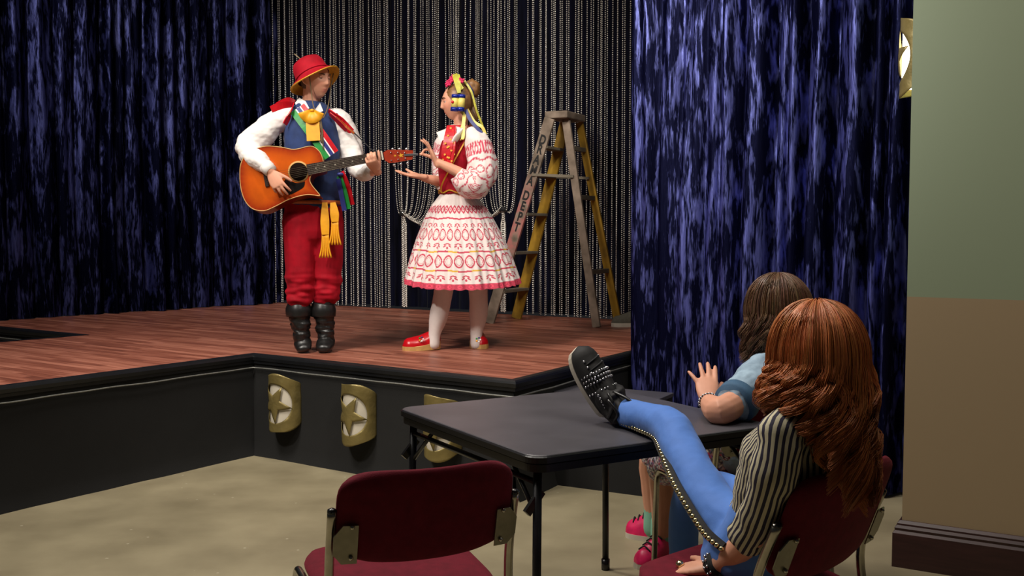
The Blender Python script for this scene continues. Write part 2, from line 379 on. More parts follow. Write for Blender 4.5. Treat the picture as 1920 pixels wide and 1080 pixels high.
def ribbon(name, pts, width, m, parent, across=None, th=.002, k=5, twist=0, widths=None, label=None):
    """flat strip with thickness through pts, its width along 'across'"""
    P = catmull([V(p) for p in pts], k); n = len(P); bm = bmesh.new(); rows = []
    W = catmull([V((x, 0, 0)) for x in (widths or [width] * len(pts))], k)
    for i in range(n):
        T = (P[min(i + 1, n - 1)] - P[max(i - 1, 0)]).normalized()
        a = V(across) if across is not None else V((0, 1, 0)).cross(T)
        a = (a - T * a.dot(T)).normalized()
        if twist: a = Matrix.Rotation(twist * i / n, 3, T) @ a
        nn = T.cross(a) * th / 2; h = a * W[i].x / 2
        rows.append([bm.verts.new(q) for q in (P[i] - h - nn, P[i] + h - nn, P[i] + h + nn, P[i] - h + nn)])
    for i in range(n - 1):
        for j in range(4): bm.faces.new((rows[i][j], rows[i][(j + 1) % 4], rows[i + 1][(j + 1) % 4], rows[i + 1][j]))
    bm.faces.new(rows[0][::-1]); bm.faces.new(rows[-1])
    return obj(name, bm, m, parent, False, label)
# ------------------------------------------------------------------ setting
ZS = .593
def xy(v): return V((v.x, v.y, 0))
P0 = onz(475, 664, ZS); P1 = onz(964, 714, ZS); P2 = onz(1180, 661, ZS)
L0 = onz(0, 725, ZS); CB = onz(510, 567, ZS); RB = onz(1172, 600, ZS); LB = onz(0, 600, ZS)
NT = onz(156, 628.5, ZS); NU = onz(0, 613.5, ZS); ND = onz(0, 641, ZS)
BD = (P1 - P0).normalized(); AD = V((-BD.y, BD.x, 0))          # along the front face, away from it
ext = lambda a, b, k: a + (b - a) * k

fl = bmesh.new(); box(fl, (0, 4, -.05), (24, 22, .1))
fo = obj('floor', fl, M['floor'], smooth=False); fo['kind'] = 'structure'

bm = bmesh.new()
WC = V((1.535, 3.93, 0)); WD = V((.86, -.51, 0)).normalized(); WA = V((.51, .86, 0)).normalized()
RW = Matrix((WD, WA, V((0, 0, 1)))).transposed()
box(bm, WC + WD * 1.5 + WA * .75 + V((0, 0, 2.6)), (3, 1.5, 5.2), RW)
o = obj('wall_right', bm, M['wall'], smooth=False); o['kind'] = 'structure'
bm = bmesh.new()
prof = [(0, 0), (.03, 0), (.03, .135), (.022, .145), (.024, .155), (.016, .165), (.016, .172), (.006, .183), (0, .183)]
path = [(WC + WA * 1.5, -WD), (WC, None), (WC + WD * 3, -WA)]
rows = []
for p, nn in path:
    if nn is None: nn = (-WD - WA)
    rows.append([bm.verts.new(V((p.x, p.y, 0)) + nn * d + V((0, 0, z))) for d, z in prof])
for i in range(2):
    for j in range(len(prof) - 1): bm.faces.new((rows[i][j], rows[i][j + 1], rows[i + 1][j + 1], rows[i + 1][j]))
o = obj('baseboard_right', bm, M['base'], smooth=False); o['kind'] = 'structure'

# stage: planks, edge, cloth front, silver rope
stage = bpy.data.objects.new('stage', None); COL.objects.link(stage); stage.location = (P0.x, P0.y, 0)
stage['kind'] = 'structure'; stage['label'] = 'raised stage of reddish brown planks with black cloth front'
def isect(a, b, c, d):
    r = b - a; s = d - c; k = r.x * s.y - r.y * s.x; t = ((c - a).x * s.y - (c - a).y * s.x) / k
    return a + r * t
K = isect(xy(NT), xy(NU), xy(CB), xy(LB))
poly = [P0, P1, ext(P1, P2, 3), ext(CB, RB, 1.6), CB, K, NT, ext(NT, ND, 3.2), ext(P0, L0, 1.9)]
poly = [xy(p) for p in poly]
def clip(poly, a, n):        # keep side n.(p-a) >= 0
    out = []
    for i, p in enumerate(poly):
        q = poly[(i + 1) % len(poly)]; dp = n.dot(p - a); dq = n.dot(q - a)
        if dp >= 0: out.append(p)
        if dp * dq < 0: out.append(p + (q - p) * (dp / (dp - dq)))
    return out
loc = [((p - xy(P0)).dot(BD), (p - xy(P0)).dot(AD)) for p in poly]
x0 = min(a for a, b in loc); x1 = max(a for a, b in loc); y0 = min(b for a, b in loc); y1 = max(b for a, b in loc)
PW, PL = .155, 1.9; n = 0; r = 0; yy = y0
while yy < y1:
    q = clip(clip(poly, xy(P0) + AD * (yy + .001), AD), xy(P0) + AD * (yy + PW - .001), -AD)
    xx = x0 - random.random() * PL
    while xx < x1 and q:
        c = clip(clip(q, xy(P0) + BD * (xx + .001), BD), xy(P0) + BD * (xx + PL - .001), -BD)
        xx += PL
        cl = [p for i, p in enumerate(c) if (p - c[i - 1]).length > 1e-4]
        if len(cl) < 3: continue
        ar = abs(sum(cl[i - 1].x * p.y - cl[i - 1].y * p.x for i, p in enumerate(cl))) / 2
        if ar < .004: continue
        bm = bmesh.new(); lay = bm.loops.layers.uv.verify()
        dz = random.uniform(-.0012, .0012)
        top = [bm.verts.new(p + V((0, 0, ZS + dz))) for p in cl]; bot = [bm.verts.new(p + V((0, 0, ZS - .02))) for p in cl]
        fs = [bm.faces.new(top)] + [bm.faces.new((top[i - 1], bot[i - 1], bot[i], top[i])) for i in range(len(cl))]
        for f in fs:
            for l in f.loops:
                d = l.vert.co - P0; l[lay].uv = (d.dot(BD), d.dot(AD))
        obj('plank', bm, M['plank'], stage, smooth=False); n += 1
    yy += PW
bm = bmesh.new()
bot = [bm.verts.new(p + V((0, 0, ZS - .021))) for p in poly]; bm.faces.new(bot)
obj('deck', bm, M['lip'], stage, smooth=False)
for a, b, wob in ((ext(P0, L0, 1.9), P0, 1), (P0, P1, 0), (P1, ext(P1, P2, 3), 0), (K, NT, 0), (NT, ext(NT, ND, 3.2), 0)):
    a = xy(a); b = xy(b); L = (b - a).length; nn = V(((b - a).y, -(b - a).x, 0)).normalized()
    bm = bmesh.new(); N_ = max(int(L / .04), 4); rows = []
    for i in range(N_ + 1):
        p = a.lerp(b, i / N_); col = []
        for j in range(15):
            t = j / 14; z = (ZS - .03) * (1 - t)
            off = .004 + .007 * noise.noise(V((p.x * 2.2, p.y * 2.2, z * 3))) + (.016 * t ** 6) * (1 + .7 * noise.noise(V((p.x * 5, p.y * 5, 0))))
            if j == 14: off += .008
            col.append(bm.verts.new(p + nn * off + V((0, 0, z))))
        rows.append(col)
    for i in range(N_):
        for j in range(14): bm.faces.new((rows[i][j], rows[i + 1][j], rows[i + 1][j + 1], rows[i][j + 1]))
    fp = obj('front_cloth', bm, M['fascia'], stage)
def mitred(ch, d, z):
    out = []
    for i, p in enumerate(ch):
        ns = []
        for a, b in ((i - 1, i), (i, i + 1)):
            if a >= 0 and b < len(ch): t = (ch[b] - ch[a]).normalized(); ns.append(V((t.y, -t.x, 0)))
        m = sum(ns, V((0, 0, 0))) / len(ns); m = m / m.length_squared
        out.append(p + m * d + V((0, 0, z)))
    return out
for ch in ([ext(P0, L0, 1.9), P0, P1, ext(P1, P2, 3)], [K, NT, ext(NT, ND, 3.2)]):
    ch = [xy(p) for p in ch]; bm = bmesh.new()
    prof = [(-.03, .003), (.012, .004), (.022, -.002), (.026, -.012), (.024, -.03), (.016, -.036), (.016, -.05), (.0, -.055)]
    cols = [[bm.verts.new(p) for p in mitred(ch, d, ZS + z)] for d, z in prof]
    for a, b in zip(cols[:-1], cols[1:]):
        for i in range(len(ch) - 1): bm.faces.new((a[i], a[i + 1], b[i + 1], b[i]))
    o = obj('edge_trim', bm, M['lip'], stage, smooth=False)
    mc = mitred(ch, .022, ZS - .075); pts = []
    for a, b in zip(mc[:-1], mc[1:]):
        n_ = max(2, int((b - a).length / .05))
        for i in range(n_):
            p = a.lerp(b, i / n_); pts.append(p + V((0, 0, .004 * noise.noise(V((p.x * 4, p.y * 4, 7))))))
    pts.append(mc[-1]); bm = bmesh.new(); tube(bm, pts, .0042, 6, 1); obj('silver_rope', bm, M['rope'], stage, label='silver rope under the stage edge')

# black step unit at the side of the stage
sA = onz(1040, 909, 0); sB = onz(1229, 934, 0); sd = (sB - sA).normalized(); sn = V((-sd.y, sd.x, 0))
R_ = Matrix((sd, sn, V((0, 0, 1)))).transposed(); LL = (sB - sA).length
st = thing('step_unit', 'low black step box between the stage side and the card table', 'step', (sA + sB) / 2 + sn * .12)
bm = bmesh.new(); box(bm, (sA + sB) / 2 + sn * .12 + V((0, 0, .235)), (LL, .24, .47), R_); obj('body', bm, M['fascia'], st, smooth=False)
bm = bmesh.new(); box(bm, (sA + sB) / 2 + sn * .12 + V((0, 0, .48)), (LL + .01, .25, .02), R_, .003); obj('tread', bm, M['vinyl'], st, smooth=False)

# curtains
def curtain(name, a, b, z0, z1, label, m, folds, amp, seed, res=.012, group=None, flare=0, hem=0, pleats=None, pw=.7):
    rnd = random.Random(seed); a = xy(a); b = xy(b); L = (b - a).length; d = (b - a) / L; nn = V((d.y, -d.x, 0))
    nu = int(L / res); nv = 26; bm = bmesh.new(); lay = bm.loops.layers.uv.verify(); rows = []
    ks = []
    x = 0
    while x < L:
        wd = L / folds * rnd.uniform(.55, 1.6); ks.append((x, wd, rnd.uniform(.55, 1.25), rnd.uniform(-.25, .25))); x += wd
    if pleats: ks = pleats(L)
    def off(u, z):
        t = (z - z0) / (z1 - z0)
        u2 = u + .035 * noise.noise(V((u * 1.5 + seed, t * 2.2, 0)))
        for (x, wd, h, sk) in ks:
            if x <= u2 < x + wd:
                s = (u2 - x) / wd; s = s + sk * s * (1 - s)
                v = max(0, math.sin(math.pi * s)) ** pw * h; break
        else: v = 0
        v = v * (1 - .25 * t)
        return amp * v + amp * .25 * noise.noise(V((u * 9, t * 2.5, seed))) + amp * .1 * noise.noise(V((u * 22, t * 6, seed)))
    for i in range(nu + 1):
        u = i * L / nu; col = []
        for j in range(nv + 1):
            z = z0 + (z1 - z0) * j / nv
            col.append(bm.verts.new(a + d * (u + flare * (1 - j / nv) * (1 - u / L)) + nn * off(u, z) + V((0, 0, z))))
        rows.append(col)
    for i in range(nu):
        for j in range(nv):
            f = bm.faces.new((rows[i][j], rows[i + 1][j], rows[i + 1][j + 1], rows[i][j + 1]))
            for l, (p, q) in zip(f.loops, ((i, j), (i + 1, j), (i + 1, j + 1), (i, j + 1))): l[lay].uv = (p * L / nu * 1.25, z0 + (z1 - z0) * q / nv)
    o = obj(name, bm, m, None, True, recalc=False)
    if hem:
        pass
    return tag(o, label, 'curtain', group)
cl0 = onz(1183, 862, 0); cr0 = onz(1700, 925, 0)
cl0 = V((.685, 5.95, 0))
def near_pleats(L):
    d = (cr0 - cl0).normalized(); out = []
    us = [(onplane(x, 400, cl0, cr0) - cl0).dot(d) for x in (1174, 1232, 1275, 1322, 1352, 1397, 1456, 1482, 1518, 1572, 1634, 1664, 1704)]
    hs = [.28, .2, .34, .25, .55, .95, .5, .9, 1.0, 1.1, .55, .9]
    us[0] = 0
    for i, h in enumerate(hs): out.append((us[i], us[i + 1] - us[i], h, (-.2, .15, .25)[i % 3]))
    x = us[-1]
    while x < L: out.append((x, .13, .8, .1)); x += .13
    return out
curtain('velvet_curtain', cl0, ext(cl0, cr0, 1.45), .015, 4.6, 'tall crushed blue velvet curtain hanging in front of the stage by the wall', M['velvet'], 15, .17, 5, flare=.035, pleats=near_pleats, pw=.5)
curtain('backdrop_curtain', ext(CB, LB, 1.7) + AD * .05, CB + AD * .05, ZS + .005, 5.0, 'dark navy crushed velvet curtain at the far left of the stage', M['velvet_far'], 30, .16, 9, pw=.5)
curtain('backdrop_curtain', CB + AD * .24 - BD * .3, ext(CB, RB, 1.5) + AD * .24, ZS + .005, 5.0, 'dark navy velvet curtain hanging behind the silver bead strings', M['velvet_back'], 40, .07, 21, res=.02)

# bead curtains: uncountable strings, one object a panel
ico = bmesh.new(); bmesh.ops.create_icosphere(ico, subdivisions=1, radius=1); ico.verts.ensure_lookup_table()
IV = np.array([v.co[:] for v in ico.verts], 'f'); IF = np.array([[v.index for v in f.verts] for f in ico.faces], 'i'); ico.free()
def beads(name, paths, label, r=.0064, step=.0172, seed=1):
    rs = np.random.RandomState(seed); C = []
    for P in paths:
        d = 0; nxt = rs.rand() * step
        for a, b in zip(P[:-1], P[1:]):
            L = (b - a).length
            while nxt <= d + L:
                C.append(a.lerp(b, (nxt - d) / L)[:]); nxt += step
            d += L
    C = np.array(C, 'f'); n = len(C); an = rs.rand(n) * 6.28
    c, s = np.cos(an), np.sin(an)
    X = IV[None, :, 0] * c[:, None] - IV[None, :, 1] * s[:, None]; Y = IV[None, :, 0] * s[:, None] + IV[None, :, 1] * c[:, None]
    tl = (rs.rand(n) - .5) * .9; Z = IV[None, :, 2] + X * tl[:, None]
    vs = (np.stack([X, Y, Z], 2) * r + C[:, None, :]).reshape(-1, 3)
    fs = (IF[None] + (np.arange(n) * len(IV))[:, None, None]).reshape(-1, 3)
    me = bpy.data.meshes.new(name); me.vertices.add(len(vs)); me.vertices.foreach_set('co', vs.ravel())
    me.loops.add(fs.size); me.loops.foreach_set('vertex_index', fs.ravel().astype('i'))
    me.polygons.add(len(fs)); me.polygons.foreach_set('loop_start', np.arange(0, fs.size, 3, dtype='i'))
    me.update(calc_edges=True)
    o = link(name, me, M['bead'], None, smooth=False); tag(o, label, 'bead curtain'); o['kind'] = 'stuff'
    return o
BO = -AD * .04
def onback(px, py): return onplane(px, py, CB + BO, RB + BO)
rb = random.Random(4)
def straight(xa, xb, n):
    out = []
    for i in range(n):
        x = xa + (xb - xa) * (i + rb.uniform(-.28, .28)) / (n - 1)
        t = onback(x, -90); b = onback(x + rb.uniform(-1, 1), 0); b = V((t.x, t.y, ZS + .01)) + BD * rb.uniform(-.006, .006)
        q = AD * rb.uniform(-.03, .03)
        out.append([t + q, b + q])
    return out
beads('bead_curtain', straight(513, 726, 42), 'silver bead strings hanging straight behind the guitar player', seed=1)
beads('bead_curtain', straight(991, 1186, 33), 'silver bead strings hanging straight behind the stepladder', seed=2)
def bez(p, n=24):
    out = []
    for i in range(n + 1):
        t = i / n; a = (1 - t) ** 3; b = 3 * t * (1 - t) ** 2; c = 3 * t * t * (1 - t); d = t ** 3
        out.append((p[0][0] * a + p[1][0] * b + p[2][0] * c + p[3][0] * d, p[0][1] * a + p[1][1] * b + p[2][1] * c + p[3][1] * d))
    return out
sw = []
for tie, xs in (((757, 396), [739 + 116 * i / 21 for i in range(22)]), ((944, 388), [969 - 113 * i / 20 for i in range(21)])):
    for i, x in enumerate(xs):
        x += rb.uniform(-2, 2); dx = x - tie[0]; q = AD * rb.uniform(-.04, .02)
        dd = abs(dx); sag = 372 + dd * .62
        P = bez([(x, -90), (x + dx * .05 * rb.uniform(-1, 2), 330), (tie[0] + dx * 1.15, 415 + dd * .95), tie])
        Q = [onback(*p) + q for p in P]
        if i % 2 == 0: e = onback(tie[0] + rb.uniform(-5, 5), 420); Q += [e, V((e.x, e.y, ZS + .02))]
        sw.append(Q)
beads('bead_curtain', sw, 'silver bead strings swept aside in tied swags behind the girl in the embroidered skirt', seed=3)
for k, tie in enumerate(((757, 400), (944, 392))):
    bm = bmesh.new(); c = onback(*tie)
    loft(bm, [c + V((0, 0, .02)), c - V((0, 0, .02))], [.04, .04], 12, k=1, round_caps=False)
    o = obj('curtain_tie', bm, M['black']); tag(o, ('black tie gathering the left bundle of bead strings', 'black tie gathering the right bundle of bead strings')[k], 'tie', 'bead curtain ties')

# star sconces
def sconce(c, nn, label, lit=False, R=.108, hh=.155, rc=.112, rot=60, group=None):
    nn = V(nn).normalized(); s = V((0, 0, 1)).cross(nn).normalized()
    t = thing('star_sconce', label, 'sconce', c, group)
    def cyl(u, v, R2):
        a = u / R; return V(c) + s * math.sin(a) * R2 + nn * (math.cos(a) * R2) + V((0, 0, v))
    bm = bmesh.new(); N_, Mr = 96, 7; hw = R * math.pi / 2; rows = []
    for i in range(N_):
        th = 2 * math.pi * i / N_; cx, sx = math.cos(th), math.sin(th)
        k = min(hw / max(abs(cx), 1e-6), hh / max(abs(sx), 1e-6)); col = []
        for j in range(Mr + 1):
            q = rc + (k - rc) * j / Mr; u, v = q * cx, q * sx
            if j == Mr: v += .005 * math.sin(u * 30 + c[0] * 9)
            v *= 1 + (.08 - .34 * (u / hw) ** 2) * (j / Mr)
            col.append(bm.verts.new(cyl(u, v, R + .003 * noise.noise(V((u * 18, v * 18, c[0] * 7))))))
        rows.append(col)
    for i in range(N_):
        for j in range(Mr): bm.faces.new((rows[i][j], rows[(i + 1) % N_][j], rows[(i + 1) % N_][j + 1], rows[i][j + 1]))
    o = obj('cover', bm, M['gold'], t); md = o.modifiers.new('thick', 'SOLIDIFY'); md.thickness = .002
    bm = bmesh.new(); rows = []; N_ = 100
    tips = [math.radians(rot - 72 * q) for q in range(5)]
    for i in range(N_):
        th = math.radians(rot) + 2 * math.pi * i / N_; f = (i % 20) / 20; f = abs(f - .5) * 2   # 1 at tip
        ra, ri = rc * 1.02, rc * .42; d = math.pi / 5
        ang = (1 - f) * d                                       # from the tip
        x2, y2 = ri * math.cos(d), ri * math.sin(d)
        den = math.sin(ang) * (x2 - ra) - math.cos(ang) * y2
        q = (ra * -y2) / den if abs(den) > 1e-9 else ra
        rows.append([bm.verts.new(cyl(q * e * math.cos(th), q * e * math.sin(th), R + .004 + .004 * (1 - e))) for e in (.02, .35, .7, 1)])
    for i in range(N_):
        for j in range(3): bm.faces.new((rows[i][j], rows[(i + 1) % N_][j], rows[(i + 1) % N_][j + 1], rows[i][j + 1]))
    bm.faces.new([q[0] for q in rows])
    o = obj('star', bm, M['gold'], t); md = o.modifiers.new('thick', 'SOLIDIFY'); md.thickness = .002
    bm = bmesh.new(); rows = []
    for i in range(21):
        u = hw * .78 * (i / 10 - 1); rows.append([bm.verts.new(cyl(u, v, R - .009)) for v in (-hh * .8, 0, hh * .8)])
    for i in range(20):
        for j in range(2): bm.faces.new((rows[i][j], rows[i + 1][j], rows[i + 1][j + 1], rows[i][j + 1]))
    o = obj('light_panel', bm, M['lit' if lit else 'frost'], t, label='white panel behind the star')
    return t
for px, py, lb in ((541, 752, 'gold star sconce nearest the inner stage corner'), (679, 772, 'crumpled gold star sconce in the middle of the stage front'), (836, 797, 'gold star sconce partly behind the card table')):
    q = onplane(px, py, P0, P1); sconce(q - AD * .004, -AD, lb, group='star sconces on the stage front')
sconce(WC + WA * .37 + V((0, 0, 2.04)), -WD, 'lit gold star sconce on the end of the painted wall', lit=True, rot=90)

# ------------------------------------------------------------------ stepladder
nl = onz(917, 606, ZS); flt = onz(968, 597, ZS); nr = onz(1119, 614, ZS); fr = onz(1159, 606, ZS)
Wd = (flt - nl); WL = Wd.length; Wd.normalize()
lad = thing('stepladder', 'paint-worn wooden stepladder standing on the stage before the bead curtain', 'ladder', (nl + fr) / 2 * 1)
ctr = (nl + flt + nr + fr) / 4; zt = at(1055, 226, ctr.y).z
tn = at(1037, 226, ctr.y - .17); tf = at(1062, 232, ctr.y + .13)
def rail(name, a, b, wd, th, m): 
    bm = bmesh.new(); beam(bm, a, b, wd, th, up=Wd, bev=.004); return obj(name, bm, m, lad, smooth=False)
# tops: narrower than the feet
tc = at(1046, 226, ctr.y - .02); tc.z = zt; td = at(1074, 226, ctr.y + .02); td.z = zt
hw = .15
Ltop = (tc - Wd * hw, tc + Wd * hw); Rtop = (td - Wd * hw * .9, td + Wd * hw * .9)
r1 = rail('rail', nl, Ltop[0], .085, .028, M['ladder_pink']); r2 = rail('rail', flt, Ltop[1], .085, .028, M['ladder_in'])
r3 = rail('back_leg', nr, Rtop[0], .062, .028, M['ladder']); r4 = rail('back_leg', fr, Rtop[1], .06, .028, M['ladder_in'])
fwd = (nl - nr).normalized()
for i, t in enumerate((.16, .355, .55, .745, .93 - .05)):
    a = nl.lerp(Ltop[0], t * .98); b = flt.lerp(Ltop[1], t * .98)
    bm = bmesh.new(); beam(bm, a, b, .10, .022, bev=.003); obj('step', bm, M['step'], lad, smooth=False)
for t in (.26, .62, .86):
    a = nr.lerp(Rtop[0], t); b = fr.lerp(Rtop[1], t); bm = bmesh.new(); beam(bm, a, b, .03, .035, bev=.003); obj('rung', bm, M['step'], lad, smooth=False)
for (a0, a1, b0, b1, o_) in ((nl, Ltop[0], nr, Rtop[0], -1), (flt, Ltop[1], fr, Rtop[1], -1)):
    a = a0.lerp(a1, .73) - Wd * .02; b = b0.lerp(b1, .72) - Wd * .02
    bm = bmesh.new(); beam(bm, a, b, .02, .02 if o_ else .04, up=Wd); 
    obj('spreader', bm, M['step'], lad, smooth=False)
bm = bmesh.new(); cc = (tc + td) / 2 + V((0, 0, .028)); cx = (td - tc); cx.z = 0; cx = (nr - nl).normalized(); cx.z = 0
cR = Matrix((cx, Wd, cx.cross(Wd).normalized())).transposed()
box(bm, cc, (.185, .37, .055), cR, .008); obj('top_cap', bm, M['ladder'], lad, smooth=False)
# pinkish old paint patch and stencilled letters down the near rail
dr = (Ltop[0] - nl).normalized(); right = dr.cross(-Wd).normalized()
LM = Matrix((right, dr, -Wd)).transposed()
for ch, t in zip('DRAMADEPT', (.895, .85, .80, .75, .698, .627, .577, .525, .475)):
    cu = bpy.data.curves.new('letter', 'FONT'); cu.body = ch; cu.size = .125; cu.offset = .004; cu.align_x = 'CENTER'; cu.align_y = 'CENTER'; cu.extrude = .0006
    tmp = bpy.data.objects.new('t', cu); COL.objects.link(tmp); bpy.context.view_layer.update()
    me = bpy.data.meshes.new_from_object(tmp.evaluated_get(bpy.context.evaluated_depsgraph_get())); bpy.data.objects.remove(tmp)
    p = nl.lerp(Ltop[0], t) - Wd * .0155
    me.transform(Matrix.Translation(p) @ LM.to_4x4() @ Matrix.Diagonal((.58, .8, 1, 1)))
    link('letter', me, M['stencil'], r1, smooth=False)

# ------------------------------------------------------------------ card table
TZ = .71
U = V((.86, .51, 0)).normalized(); W_ = V((U.y, -U.x, 0)); TC = V((.215, 3.31, 0)); HS = .45
tb = thing('card_table', 'square black folding card table with rounded corners', 'table', TC)
TR = Matrix((U, -W_, V((0, 0, 1)))).transposed()
def rrect(h, r, n=8):
    out = []
    for q, (sx, sy) in enumerate(((1, 1), (-1, 1), (-1, -1), (1, -1))):
        for i in range(n + 1):
            a = math.pi / 2 * (q + i / n); out.append((sx * (h - r) + r * math.cos(a), sy * (h - r) + r * math.sin(a)))
    return out
def slab(bm, h, r, z0, z1, bev=0):
    pr = rrect(h, r); lev = [(h - bev, z1), (h, z1 - bev), (h, z0)] if bev else [(h, z1), (h, z0)]
    rings = [[bm.verts.new(TC + TR @ V((x * hh_ / h, y * hh_ / h, z))) for x, y in pr] for hh_, z in lev]
    for a, b in zip(rings[:-1], rings[1:]):
        for i in range(len(a)): bm.faces.new((a[i - 1], a[i], b[i], b[i - 1]))
    bm.faces.new(rings[0]); bm.faces.new(rings[-1][::-1])
bm = bmesh.new(); slab(bm, HS - .006, .05, TZ - .012, TZ, .002); obj('top_panel', bm, M['vinyl'], tb, smooth=False)
bm = bmesh.new(); slab(bm, HS, .055, TZ - .022, TZ - .003, .003); obj('edge_rail', bm, M['black_metal'], tb, smooth=False)
bm = bmesh.new(); slab(bm, HS - .008, .05, TZ - .048, TZ - .024, .003); obj('apron', bm, M['black_metal'], tb, smooth=False)
for sx in (-1, 1):
    for sy in (-1, 1):
        bm = bmesh.new(); a = TC + TR @ V((sx * (HS - .045), sy * (HS - .05), TZ - .04)); b = TC + TR @ V((sx * (HS - .03), sy * (HS - .035), .03))
        tube(bm, [a, b], .0125, 12, 1); lg = obj('leg', bm, M['black_metal'], tb)
        bm = bmesh.new(); tube(bm, [b + V((0, 0, .012)), V((b.x, b.y, 0))], .0165, 12, 1); obj('foot_cap', bm, M['ebony'], lg)
        bm = bmesh.new(); c = TC + TR @ V((sx * (HS - .05), sy * (HS - .2), TZ - .05)); d = a.lerp(b, .22)
        tube(bm, [c, d], .007, 8, 1); obj('brace', bm, M['black_metal'], tb)
        bm = bmesh.new(); d = a.lerp(b, .14); beam(bm, d + V((-.03, -.02, -.035)), d + V((.012, .01, .02)), .012, .024); obj('latch', bm, M['ebony'], tb, smooth=False)
for s_ in (-1, 1):
    bm = bmesh.new(); z = TZ - .085
    tube(bm, [TC + TR @ V((s_ * (HS - .045), -(HS - .05), z)), TC + TR @ V((s_ * (HS - .045), HS - .05, z))], .009, 8, 1); obj('cross_bar', bm, M['black_metal'], tb)

# ------------------------------------------------------------------ chairs
def pad(bm, w, h, th, bend, k, mtx, edge=.5):
    nu, nv = 26, 16; g = {}
    for s in (1, -1):
        for i in range(nu + 1):
            for j in range(nv + 1):
                u = i / nu * 2 - 1; v = j / nv * 2 - 1
                bu = math.sin(u * math.pi / 2); bv = math.sin(v * math.pi / 2)
                x = bu * math.sqrt(max(0, 1 - k * bv ** 6)); y = bv * math.sqrt(max(0, 1 - k * bu ** 6))
                pl = max(0, 1 - max(abs(bu), abs(bv)) ** 5) ** .5
                g[s, i, j] = bm.verts.new(mtx @ V((x * w / 2, s * th / 2 * pl - bend * (1 - bu * bu), y * h / 2)))
        for i in range(nu):
            for j in range(nv): bm.faces.new((g[s, i, j], g[s, i + 1, j], g[s, i + 1, j + 1], g[s, i, j + 1]))
    bmesh.ops.remove_doubles(bm, verts=bm.verts[:], dist=.0004)
def chair(c, fdir, label, recl=14, ph=.235, pz=.672, w=.43):
    f = V((fdir[0], fdir[1], 0)).normalized(); s = V((f.y, -f.x, 0))
    t = thing('stacking_chair', label, 'chair', (c[0], c[1], 0), 'maroon stacking chairs')
    X = Matrix.Translation((c[0], c[1], 0)) @ Matrix((s, f, V((0, 0, 1)))).transposed().to_4x4()
    bm = bmesh.new(); pad(bm, w + .01, .43, .05, 0, .32, X @ Matrix.Translation((0, .01, .445)) @ Matrix.Rotation(-math.pi / 2 + math.radians(3), 4, 'X'))
    obj('seat', bm, M['maroon'], t)
    Xb = X @ Matrix.Translation((0, -.235, pz)) @ Matrix.Rotation(math.radians(recl), 4, 'X')
    bm = bmesh.new(); pad(bm, w, ph, .034, .03, .3, Xb); br = obj('backrest', bm, M['maroon'], t)
    for sx in (-1, 1):
        x = sx * (w / 2 + .008)
        top = Xb @ V((x, .0, .02)); low = Xb @ V((x, .0, -.14))
        bm = bmesh.new(); tube(bm, [top, low, X @ V((x, -.2, .40)), X @ V((x, -.215, .3)), X @ V((x, -.27, .01))], .011, 10, 5); up = obj('rear_leg', bm, M['chrome'], t)
        bm = bmesh.new(); ball(bm, top - (Xb.to_3x3() @ V((0, 0, .004))), (.0116, .0116, .009)); obj('end_cap', bm, M['ebony'], up)
        bm = bmesh.new(); tube(bm, [X @ V((x, .225, .01)), X @ V((x, .21, .32)), X @ V((x, .205, .385)), X @ V((x, .19, .415)), X @ V((x, .155, .425)), X @ V((x, .0, .418)), X @ V((x, -.2, .41))], .011, 10, 5); obj('front_leg', bm, M['chrome'], t)
        bm = bmesh.new(); yb = -.026
        pr = [(x * 1.0, -.005), (x - sx * .02, .022), (x - sx * .055, .022), (x - sx * .055, -.075), (x - sx * .02, -.075), (x, -.05)]
        A = [bm.verts.new(Xb @ V((px_, yb - .006 * (abs(x) - abs(px_)) / .055, pz_ - .03))) for px_, pz_ in pr]; B = [bm.verts.new(v.co + (Xb.to_3x3() @ V((0, .003, 0)))) for v in A]
        bm.faces.new(A); bm.faces.new(B[::-1])
        for i in range(len(A)): bm.faces.new((A[i - 1], A[i], B[i], B[i - 1]))
        bk = obj('bracket', bm, M['zinc'], t, smooth=False)
        for zz in (-.01, -.088):
            bm = bmesh.new(); ball(bm, Xb @ V((x - sx * .04, yb - .008, zz)), (.006, .006, .006), 8, 6); obj('screw', bm, M['chrome'], bk)
    bm = bmesh.new(); tube(bm, [X @ V((-w / 2, -.2, .405)), X @ V((w / 2, -.2, .405))], .009, 8, 1); obj('cross_bar', bm, M['chrome'], t)
    return t
fA = V((-.385, .923, 0)); cA = at(805, 870, 2.315); cA.z = 0
chair(cA + fA * .26, fA, 'empty maroon padded chair in the foreground beside the card table')
fB = V((-.66, .75, 0)); cB = V((.775, 2.275, 0)) + fB * .29
chair(cB, fB, 'maroon chair under the red-haired girl in the striped jacket', recl=20, ph=.28, pz=.665, w=.43)
fC = V((-.34, .94, 0)); cC = V((.907, 3.425, 0)) + fC * .24
chair(cC, fC, 'maroon chair under the brown-haired girl beyond the card table', recl=12)
